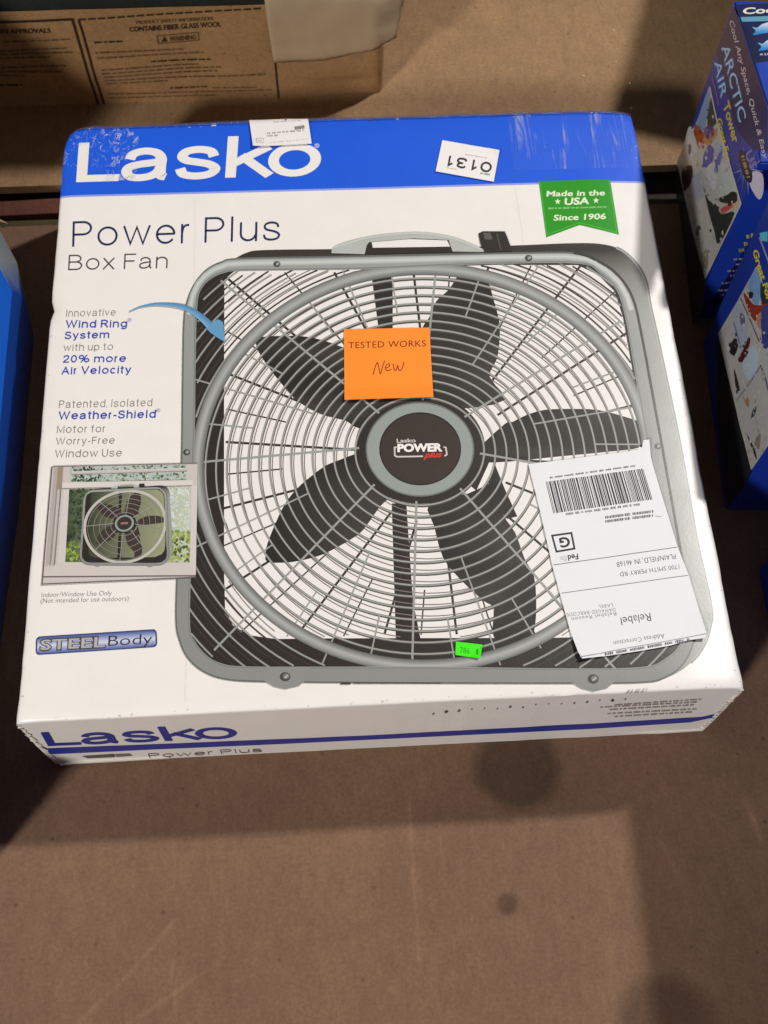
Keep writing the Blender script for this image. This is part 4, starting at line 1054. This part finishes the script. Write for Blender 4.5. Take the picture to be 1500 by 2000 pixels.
pr.poly([(315, 75), (321, 65), (327, 74)], KI, 2); pr.text('WARNING', (331, 73.5), (383, 70), (-.6, -7.5), KI2, 2, .03)
rows = [((8, 77), (143, 71), 3.4), ((0, 95), (130, 89), 3.4), ((0, 102), (143, 97), 3.4), ((0, 109), (99, 107), 3.4), ((0, 127), (129, 122), 3.4), ((0, 134), (123, 132), 3.2), ((0, 141), (50, 141), 3.2), ((0, 162), (46, 160), 5),
        ((184, 78), (244, 75), 4.4), ((186, 97), (358, 88), 3.6), ((189, 107), (397, 95), 3.8), ((295, 115.5), (412, 110), 4.2), ((198, 130), (388, 121), 3.4), ((200, 137), (435, 125.5), 3.4), ((203, 144), (425, 133), 3.4), ((205, 151), (518, 139.5), 3.4),
        ((207, 158), (328, 153), 3.2), ((332, 168.5), (405, 165), 4), ((415, 167.5), (500, 166.5), 3), ((212, 181), (530, 172), 3), ((214, 189), (420, 183), 3)]
for k, (a, b, h) in enumerate(rows): pr.dashes(a, b, h, KI2 if h < 4 else KI, 2, 16, 2.5, 40 + k)
pr.build('carton_printing', M_KRAFT_INK, carton)
# label on the carton, its free end sticking out past the corner
bm = bmesh.new(); clb = bm.verts.layers.float_color.new('Col')
tl, bl = CF.loc((515, 0)), CF.loc((535, 114))
def lab(s, t):
    x = bl[0] + (tl[0] - bl[0]) * t + s * (.3395 - bl[0] - (.004 - .018 * t) * 1.0); z0 = bl[1] + .024 * s ** 2.4
    z = z0 + (.150 - z0) * t
    y = cpt(min(x, cx1 - .006), min(z, ch)).y - .0012 - .0022 * (1 + noise.noise((x * 34, z * 50, 1)) + .6 * noise.noise((x * 120 + z * 60, z * 30, 4)))
    if x > cx1 - .008: y += (x - cx1 + .008) * .35
    if z > ch: y += (z - ch) * .5
    return Vector((x, y, z))
V = [[bm.verts.new(lab(i / 30, j / 16)) for i in range(31)] for j in range(17)]
for j in range(16):
    for i in range(30): bm.faces.new((V[j][i], V[j][i + 1], V[j + 1][i + 1], V[j + 1][i]))
for v in bm.verts: v[clb] = rgb((160, 138, 112))
plab = obj('paper_label', bm, M_PAPER, None, True)
sm = plab.modifiers.new('thickness', 'SOLIDIFY'); sm.thickness = .0003
tag(plab, 'blank whitish paper label curling past the corner of the kraft carton', 'label')

# ================================================================== BLUE APPLIANCE CARTONS ON THE RIGHT
BH = .232
NV = (28, 36, 92); BL3 = (24, 52, 150)
def appliance_box(a, b, h, depth, label, faces):
    """a, b = rear and front corners of the left face on the floor"""
    A, B = Vector((a[0], a[1], 0)), Vector((b[0], b[1], 0)); d = (B - A).normalized(); nrm = Vector((d.y, -d.x, 0))
    if nrm.x > 0: nrm = -nrm
    root = thing('appliance_box', (A.x - nrm.x * depth / 2, (A.y + B.y) / 2, 0), label, 'box', 'blue appliance boxes in the row on the right')
    bm = bmesh.new(); cl = bm.verts.layers.float_color.new('Col')
    pts = [A, B, B - nrm * depth, A - nrm * depth]
    lo = [bm.verts.new(p) for p in pts]; hi = [bm.verts.new(p + Vector((0, 0, h))) for p in pts]
    bm.faces.new(lo); bm.faces.new(hi)
    for i in range(4): bm.faces.new((lo[i], lo[(i + 1) % 4], hi[(i + 1) % 4], hi[i]))
    bmesh.ops.recalc_face_normals(bm, faces=bm.faces[:])
    bmesh.ops.bevel(bm, geom=bm.edges[:], offset=.0015, segments=2, affect='EDGES')
    for v in bm.verts: v[cl] = rgb(BL3)
    obj('carton_body', bm, M_GLOSS, root)
    side = Plane(A, d, (0, 0, 1)); front = Plane(B, -nrm, (0, 0, 1)); top = Plane(A + Vector((0, 0, h)), -nrm, -d)
    for s in (side, front, top):
        tgt = nrm if s is side else (d if s is front else Vector((0, 0, 1)))
        if s.N.dot(tgt) < 0: s.N = -s.N
    faces(root, side, front, top)
    return root
def specks(pr, pan, n, seed, patches=()):
    """small tonal detail of the printed photos: each speck varies the colour of the patch it lies in"""
    rnd = random.Random(seed); xs_ = [p[0] for p in pan]; ys_ = [p[1] for p in pan]
    for k in range(n):
        x, y = rnd.uniform(min(xs_), max(xs_)), rnd.uniform(min(ys_), max(ys_)); r = rnd.uniform(1.0, 3.6); a0 = rnd.random() * 6
        if not inside((x, y), pan): continue
        pts = [(x + r * rnd.uniform(.5, 1) * math.cos(a0 + 1.257 * i), y + 1.8 * r * rnd.uniform(.5, 1) * math.sin(a0 + 1.257 * i)) for i in range(5)]
        if not all(inside(q, pan) for q in pts): continue
        c = (184, 184, 184); q = (x + rnd.uniform(-7, 7), y + rnd.uniform(-9, 9))
        for poly_, col_, _ in patches:
            if inside(q, poly_): c = col_
        v = rnd.uniform(-26, 22)
        pr.poly(pts, tuple(max(10, min(225, a + v + rnd.uniform(-7, 7))) for a in c), 6 + .2 * (k % 14))
def art_a(root, side, front, top):
    pr = Print(side, .0003)
    pr.poly([(1434, 12), (1447, 47), (1468, 114), (1490, 182), (1500, 212), (1500, 300), (1470, 290), (1445, 262), (1432, 230), (1400, 100), (1418, 55)], (20, 22, 78), 1)
    pr.text('Cool Any Space, Quick & Easy', (1425, 42), (1493, 312), (8, -4), (206, 196, 200), 3, .01, 1.0, .2)
    pr.text('ARCTIC', (1409, 93), (1444, 241), (15, -12), (70, 150, 210), 3, .02)
    pr.text('ARCTIC', (1410.5, 93), (1445.5, 240), (13, -11), (178, 212, 240), 4, -.004)
    pr.text('AIR', (1395, 122), (1408.5, 194), (13, -9), (70, 150, 210), 3, .02)
    pr.text('AIR', (1396.5, 122), (1409.5, 193), (11.5, -8), (178, 212, 240), 4, -.004)
    pr.text('Tower', (1413, 206), (1433.5, 283), (11, -11), (206, 186, 70), 4, .03)
    # burst emblem
    for k in range(26):
        a = R_(k * 360 / 26 + 4); r = 30 if k % 2 else 52
        pr.poly([(1460 + 8 * math.cos(a + .14), 330 + 8 * math.sin(a + .14)), (1461 + r * .62 * math.cos(a), 331 + r * math.sin(a)), (1460 + 8 * math.cos(a - .14), 330 + 8 * math.sin(a - .14))], (120, 124, 200) if k % 3 else (190, 190, 230), 2 + .2 * (k % 2))
    pr.poly(catmull([(1472, 335), (1490, 340), (1492, 372), (1484, 390), (1470, 372), (1464, 352)], 3, True), (214, 206, 222), 3)
    pr.poly(ell(1457, 325, 10, 34, n=30, rot=-16), (36, 26, 52), 4)
    pr.text('US', (1456, 300), (1468, 334), (13, -9), (132, 112, 196), 5, .03); pr.dashes((1451, 304), (1463, 348), 7, (188, 160, 84), 5, 9, 2, 3)
    # photo panel
    pan = [(1386, 168), (1400, 231), (1424, 315), (1448, 398), (1407, 478), (1377, 543), (1351, 445), (1323, 318), (1334, 290), (1362, 236)]
    pr.poly(pan, (188, 188, 182), 2)
    PT_ = []
    def P_(pts, c, l=3):
        PT_.append((pts, c, l)); pr.poly(catmull(pts, 3, True), c, l)
    P_([(1385, 172), (1388, 186), (1380, 240), (1372, 256), (1362, 240)], (132, 160, 204)); P_([(1389, 190), (1400, 233), (1396, 245), (1382, 248)], (58, 70, 66))
    P_([(1359, 242), (1372, 256), (1376, 268), (1366, 290), (1357, 262)], (164, 72, 38)); P_([(1379, 248), (1392, 244), (1396, 262), (1384, 272), (1376, 262)], (112, 84, 140)); P_([(1376, 266), (1390, 262), (1400, 250), (1402, 262), (1388, 282), (1378, 282)], (190, 140, 96))
    P_([(1345, 250), (1353, 252), (1362, 290), (1350, 312), (1340, 330), (1326, 330), (1323, 316), (1336, 285)], (196, 198, 202), 3.2); P_([(1345, 284), (1350, 282), (1351, 296), (1346, 302)], (96, 100, 116), 4)
    P_([(1384, 284), (1392, 286), (1396, 298), (1390, 322), (1376, 326), (1374, 306)], (72, 78, 170), 3.4); P_([(1396, 284), (1406, 276), (1412, 292), (1402, 300)], (168, 180, 204), 4); P_([(1404, 300), (1412, 292), (1408, 318), (1400, 340), (1396, 330)], (82, 100, 180), 4)
    P_([(1380, 330), (1396, 318), (1402, 352), (1396, 372), (1386, 360)], (204, 208, 216), 4); P_([(1406, 326), (1420, 318), (1440, 366), (1424, 386), (1406, 390), (1404, 356)], (190, 200, 192), 4)
    P_([(1404, 388), (1422, 380), (1430, 374), (1440, 378), (1438, 396), (1412, 396)], (42, 36, 32), 4.4); P_([(1408, 408), (1428, 398), (1432, 404), (1414, 416)], (206, 84, 84), 4.6); P_([(1430, 398), (1440, 380), (1447, 398), (1436, 412)], (204, 182, 156), 4.2)
    P_([(1374, 362), (1384, 390), (1400, 400), (1410, 418), (1436, 416), (1405, 476), (1396, 452), (1384, 410)], (46, 54, 52), 3.6); P_([(1352, 340), (1372, 344), (1378, 376), (1366, 392), (1352, 380)], (168, 172, 188), 3.4)
    P_([(1332, 336), (1350, 322), (1354, 340), (1346, 366), (1336, 372)], (60, 46, 52), 4); P_([(1364, 440), (1370, 446), (1364, 462), (1360, 456)], (84, 86, 92), 4)
    P_([(1370, 505), (1382, 486), (1384, 516), (1376, 530)], (150, 140, 110), 4); pr.ribbon([(1387, 170), (1400, 231), (1448, 398), (1377, 545)], 2.4, (206, 202, 198), 5)
    specks(pr, pan, 620, 3, sorted(PT_, key=lambda t: t[2]))
    pr.ribbon([(1391, 150), (1397, 170), (1405, 205)], 2.6, (124, 92, 150), 3)
    pr.text('Great For', (1400.5, 232), (1420, 316), (9.5, -2), (214, 200, 44), 6, .03)
    # dark strip at the foot of the side
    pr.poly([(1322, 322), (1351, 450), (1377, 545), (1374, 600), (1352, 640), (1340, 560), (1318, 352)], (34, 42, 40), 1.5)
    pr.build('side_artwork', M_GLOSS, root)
    pr = Print(front, .0003)
    pr.poly([(1498, 412), (1460, 478), (1388, 590), (1412, 590), (1470, 520), (1500, 470)], (18, 22, 62), 1)
    for k, (a, b, h, c) in enumerate((((1458, 462), (1480, 458), 9, (186, 170, 60)), ((1453, 476), (1474, 474), 8, (170, 156, 56)), ((1443, 489), (1463, 486), 7, (150, 140, 60)), ((1433, 506), (1456, 505), 4, (150, 158, 176)), ((1437, 516), (1455, 515), 4, (130, 140, 160)),
                                      ((1421, 529), (1446, 528), 4, (140, 146, 168)), ((1426, 538), (1442, 537), 4, (120, 128, 150)), ((1410, 553), (1434, 551), 3.4, (120, 128, 156)), ((1402, 567), (1425, 566), 3.4, (130, 136, 160)), ((1408, 576), (1414, 575), 3, (120, 128, 150)))):
        pr.dashes(a, b, h, c, 2, 9, 2.5, 60 + k)
    pr.build('front_artwork', M_GLOSS, root)
    pr = Print(top, .0003)
    pr.poly([(1436, 10), (1520, 6), (1520, 250), (1500, 206), (1490, 178), (1468, 110), (1447, 43)], (22, 30, 74), 1)
    pr.text('Cool', (1450, 28), (1521, 25), (1.5, -12), (218, 214, 206), 3, .03)
    pr.poly([(1446, 34), (1520, 31), (1520, 41), (1449, 43)], (92, 150, 178), 2)
    for dx, dy in ((0, 0), (11, 31)):
        pr.poly(catmull([(1469 + dx, 53 + dy), (1478 + dx, 55 + dy), (1490 + dx, 47 + dy), (1512 + dx, 44 + dy), (1514 + dx, 60 + dy), (1490 + dx, 66 + dy), (1470 + dx, 69 + dy), (1476 + dx, 61 + dy)], 3, True), lambda p, d=dy: mixc((206, 214, 226), (40, 120, 190), max(0, min(1, (p[1] - d - 46) / 20))), 3)
    pr.dashes((1484, 107), (1510, 106), 5, (190, 180, 200), 3, 8, 2, 9)
    pr.poly([(1476, 124), (1520, 118), (1520, 250), (1500, 200)], (30, 74, 190), 2)
    pr.build('top_artwork', M_GLOSS, root)
def art_b(root, side, front, top):
    pr = Print(side, .0003)
    pr.poly([(1488, 432), (1520, 420), (1520, 600), (1500, 575), (1478, 520), (1474, 470)], (22, 50, 150), 1)
    pr.poly([(1484, 455), (1500, 452), (1500, 472), (1488, 470)], (96, 190, 226), 3); pr.ribbon([(1484, 463), (1505, 520)], 3, (150, 150, 196), 3)
    pr.text('Great For', (1471, 490), (1500, 590), (9.5, -4), (220, 204, 40), 6, .03)
    pan = [(1478, 520), (1500, 576), (1520, 640), (1520, 850), (1500, 872), (1469, 917), (1445, 830), (1430, 760), (1404, 650), (1440, 590)]
    pr.poly(pan, (184, 184, 182), 2)
    PT_ = []
    def P_(pts, c, l=3):
        PT_.append((pts, c, l)); pr.poly(catmull(pts, 3, True), c, l)
    P_([(1478, 524), (1488, 548), (1486, 580), (1478, 600), (1468, 580), (1462, 556)], (120, 160, 206)); P_([(1488, 550), (1504, 590), (1492, 596), (1486, 580)], (40, 56, 60), 3.4); P_([(1464, 570), (1472, 572), (1470, 582), (1464, 582)], (34, 38, 50), 4)
    P_([(1453, 570), (1474, 596), (1504, 592), (1504, 604), (1482, 612), (1476, 628), (1462, 606)], (150, 52, 40), 4); P_([(1478, 614), (1494, 608), (1494, 640), (1482, 640)], (186, 132, 104), 4); P_([(1488, 606), (1510, 600), (1510, 660), (1492, 680)], (58, 66, 140), 4.4)
    pr.ribbon([(1447, 582), (1464, 620), (1484, 668)], 2.6, (108, 100, 104), 5)
    P_([(1436, 600), (1446, 592), (1462, 640), (1450, 690), (1440, 660), (1430, 620)], (170, 178, 196), 3.6); P_([(1446, 612), (1454, 616), (1456, 632), (1448, 634)], (104, 108, 124), 4); pr.ribbon([(1434, 630), (1446, 672)], 2.4, (104, 116, 176), 4)
    P_([(1436, 660), (1443, 674), (1434, 696), (1424, 682)], (40, 46, 50), 4); P_([(1463, 658), (1466, 668), (1452, 706), (1442, 702), (1454, 680)], (76, 36, 40), 4.2); P_([(1454, 700), (1470, 676), (1482, 690), (1480, 720), (1466, 744), (1452, 722)], (190, 204, 222), 3.8)
    P_([(1434, 720), (1440, 736), (1446, 762), (1438, 758)], (54, 48, 40), 4); pr.ribbon([(1440, 782), (1462, 752), (1486, 716)], 3.4, (140, 140, 150), 5); pr.ribbon([(1486, 712), (1496, 740), (1506, 780)], 3.0, (84, 90, 110), 5)
    P_([(1452, 774), (1464, 780), (1462, 796), (1456, 786)], (164, 132, 104), 4); P_([(1478, 794), (1476, 808), (1468, 818), (1470, 804)], (56, 66, 92), 4); P_([(1459, 846), (1476, 880), (1478, 898), (1464, 862)], (58, 44, 42), 4); P_([(1486, 846), (1484, 876), (1476, 872), (1476, 860)], (140, 132, 120), 4)
    specks(pr, pan, 520, 5, sorted(PT_, key=lambda t: t[2]))
    pr.ribbon([(1404, 650), (1430, 760), (1469, 917)], 2.4, (200, 192, 178), 5)
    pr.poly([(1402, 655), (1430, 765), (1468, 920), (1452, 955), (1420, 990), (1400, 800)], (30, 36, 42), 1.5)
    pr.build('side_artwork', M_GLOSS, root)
appliance_box((.6400, .6290), (.6262, .4330), BH, .20, 'tall blue cooler carton with big pale lettering, beside the back right corner', art_a)
appliance_box((.6320, .4040), (.6200, .2130), BH, .20, 'blue cooler carton with yellow writing at right picture edge, nearer than its twin', art_b)
def art_c(root, side, front, top): pass
appliance_box((.640, .150), (.635, -.36), BH, .22, 'plain blue carton added out of frame at the right as a shadow caster', art_c)  # unseen carton added to cast the shadow on the front right floor
# tall brown carton added out of view at the left to shade the rear sheet
bm = bmesh.new(); box_bm(bm, -.55, -.185, .42, .63, .0005, .27, .003)
tag(obj('shade_carton', bm, M_KRAFT), 'tall plain brown carton added out of frame as a light blocker, left of the blue package', 'box')
# dark carton behind the row
bm = bmesh.new(); box_bm(bm, .765, 1.05, .80, 1.1, .0005, .30, .004); bmesh.ops.rotate(bm, verts=bm.verts[:], cent=(.765, .80, 0), matrix=Matrix.Rotation(-.35, 3, 'Z'))
tag(obj('storage_bin', bm, mat_cardboard('black_bin', col=(30, 28, 28))), 'black bin behind the blue cooler cartons', 'bin')

# ================================================================== WRAPPED BLUE PACKAGE ON THE LEFT
pk = thing('wrapped_package', (-.15, .2, 0), 'blue package in clear wrap at the left edge, beside the fan carton', 'package')
bm = bmesh.new(); cl = bm.verts.layers.float_color.new('Col')
hp = .105
T_ = [(-.30, .56), (-.085, .500), (-.061, .456), (-.044, .422), (-.043, .25), (-.052, .08), (-.060, -.10), (-.30, -.10)]
M_ = [(-.30, .64), (-.082, .540), (-.057, .489), (-.046, .446), (-.046, .25), (-.053, .08), (-.061, -.10), (-.30, -.10)]
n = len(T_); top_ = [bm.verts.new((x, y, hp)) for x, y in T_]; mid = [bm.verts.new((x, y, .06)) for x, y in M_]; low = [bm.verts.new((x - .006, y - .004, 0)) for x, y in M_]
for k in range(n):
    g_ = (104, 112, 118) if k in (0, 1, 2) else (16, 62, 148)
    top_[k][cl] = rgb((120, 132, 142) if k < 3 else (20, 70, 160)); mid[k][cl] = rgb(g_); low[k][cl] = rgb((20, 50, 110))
bm.faces.new(top_[::-1])
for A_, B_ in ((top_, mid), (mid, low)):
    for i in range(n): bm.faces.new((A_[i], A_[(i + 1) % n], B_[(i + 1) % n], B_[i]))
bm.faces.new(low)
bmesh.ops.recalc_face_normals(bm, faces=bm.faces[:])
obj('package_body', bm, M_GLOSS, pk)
PT = Plane((-.3, 0, hp), (1, 0, 0), (0, 1, 0))
pr = Print(PT, .0003)
T2 = [(x + .3, y) for x, y in T_]; c0 = (sum(p[0] for p in T2) / n, sum(p[1] for p in T2) / n)
pr.poly([(c0[0] + (x - c0[0]) * .996, c0[1] + (y - c0[1]) * .99) for x, y in T2], (18, 80, 176), 1, local=True)
rs = random.Random(8)
for k in range(26):      # faint diagonal print, kept inside the top
    x = rs.uniform(.03, .235); y = rs.uniform(.0, .36); l_ = rs.uniform(.012, .03)
    pr.ribbon([(x, y + l_), (x + l_ * .35, y + l_ * .4), (x + l_ * .5, y)], rs.uniform(.002, .005), (30, 92, 186), 2 + .3 * (k % 6), local=True)
pr.build('package_artwork', M_GLOSS, pk)

# ================================================================== CRUMBS AND A SPLINTER
def crumb(px, r, seed):
    x, y = floor_loc(px); bm = bmesh.new(); bmesh.ops.create_icosphere(bm, subdivisions=1, radius=r)
    for v in bm.verts: v.co = v.co * (1 + .35 * noise.noise(v.co * 900 + Vector((seed, 0, 0)))) + Vector((x, y, r * .8))
    o = obj('foam_crumb', bm, M_CRUMB); tag(o, 'tiny white foam crumb on the cardboard behind the fan carton', 'crumb', 'white crumbs scattered on the rear cardboard')
M_CRUMB = mat_print('crumb_white', attr=False, col=(222, 206, 180), rough=.8)
for k, (p_, r) in enumerate((((1199, 60), .0010), ((1203, 121), .0009), ((1140, 149), .0011), ((1230, 163), .0011), ((1232, 212), .0013), ((1205, 96), .0006))): crumb(p_, r, k)
bm = bmesh.new(); a = Vector((*floor_loc((-10, 432)), .003)); b = Vector((*floor_loc((15, 441)), .003))
d = (b - a).normalized(); s_ = Vector((-d.y, d.x, 0)) * .0018
vs = [bm.verts.new(p) for p in (a - s_, b - s_ * .3, b + s_ * .3, a + s_)]; hi = [bm.verts.new(v.co + Vector((0, 0, .002))) for v in vs]
bm.faces.new(vs[::-1]); bm.faces.new(hi)
for i in range(4): bm.faces.new((vs[i], vs[(i + 1) % 4], hi[(i + 1) % 4], hi[i]))
tag(obj('wood_splinter', bm, M_EDGE), 'pale splinter at the left picture edge by the blue package', 'splinter')
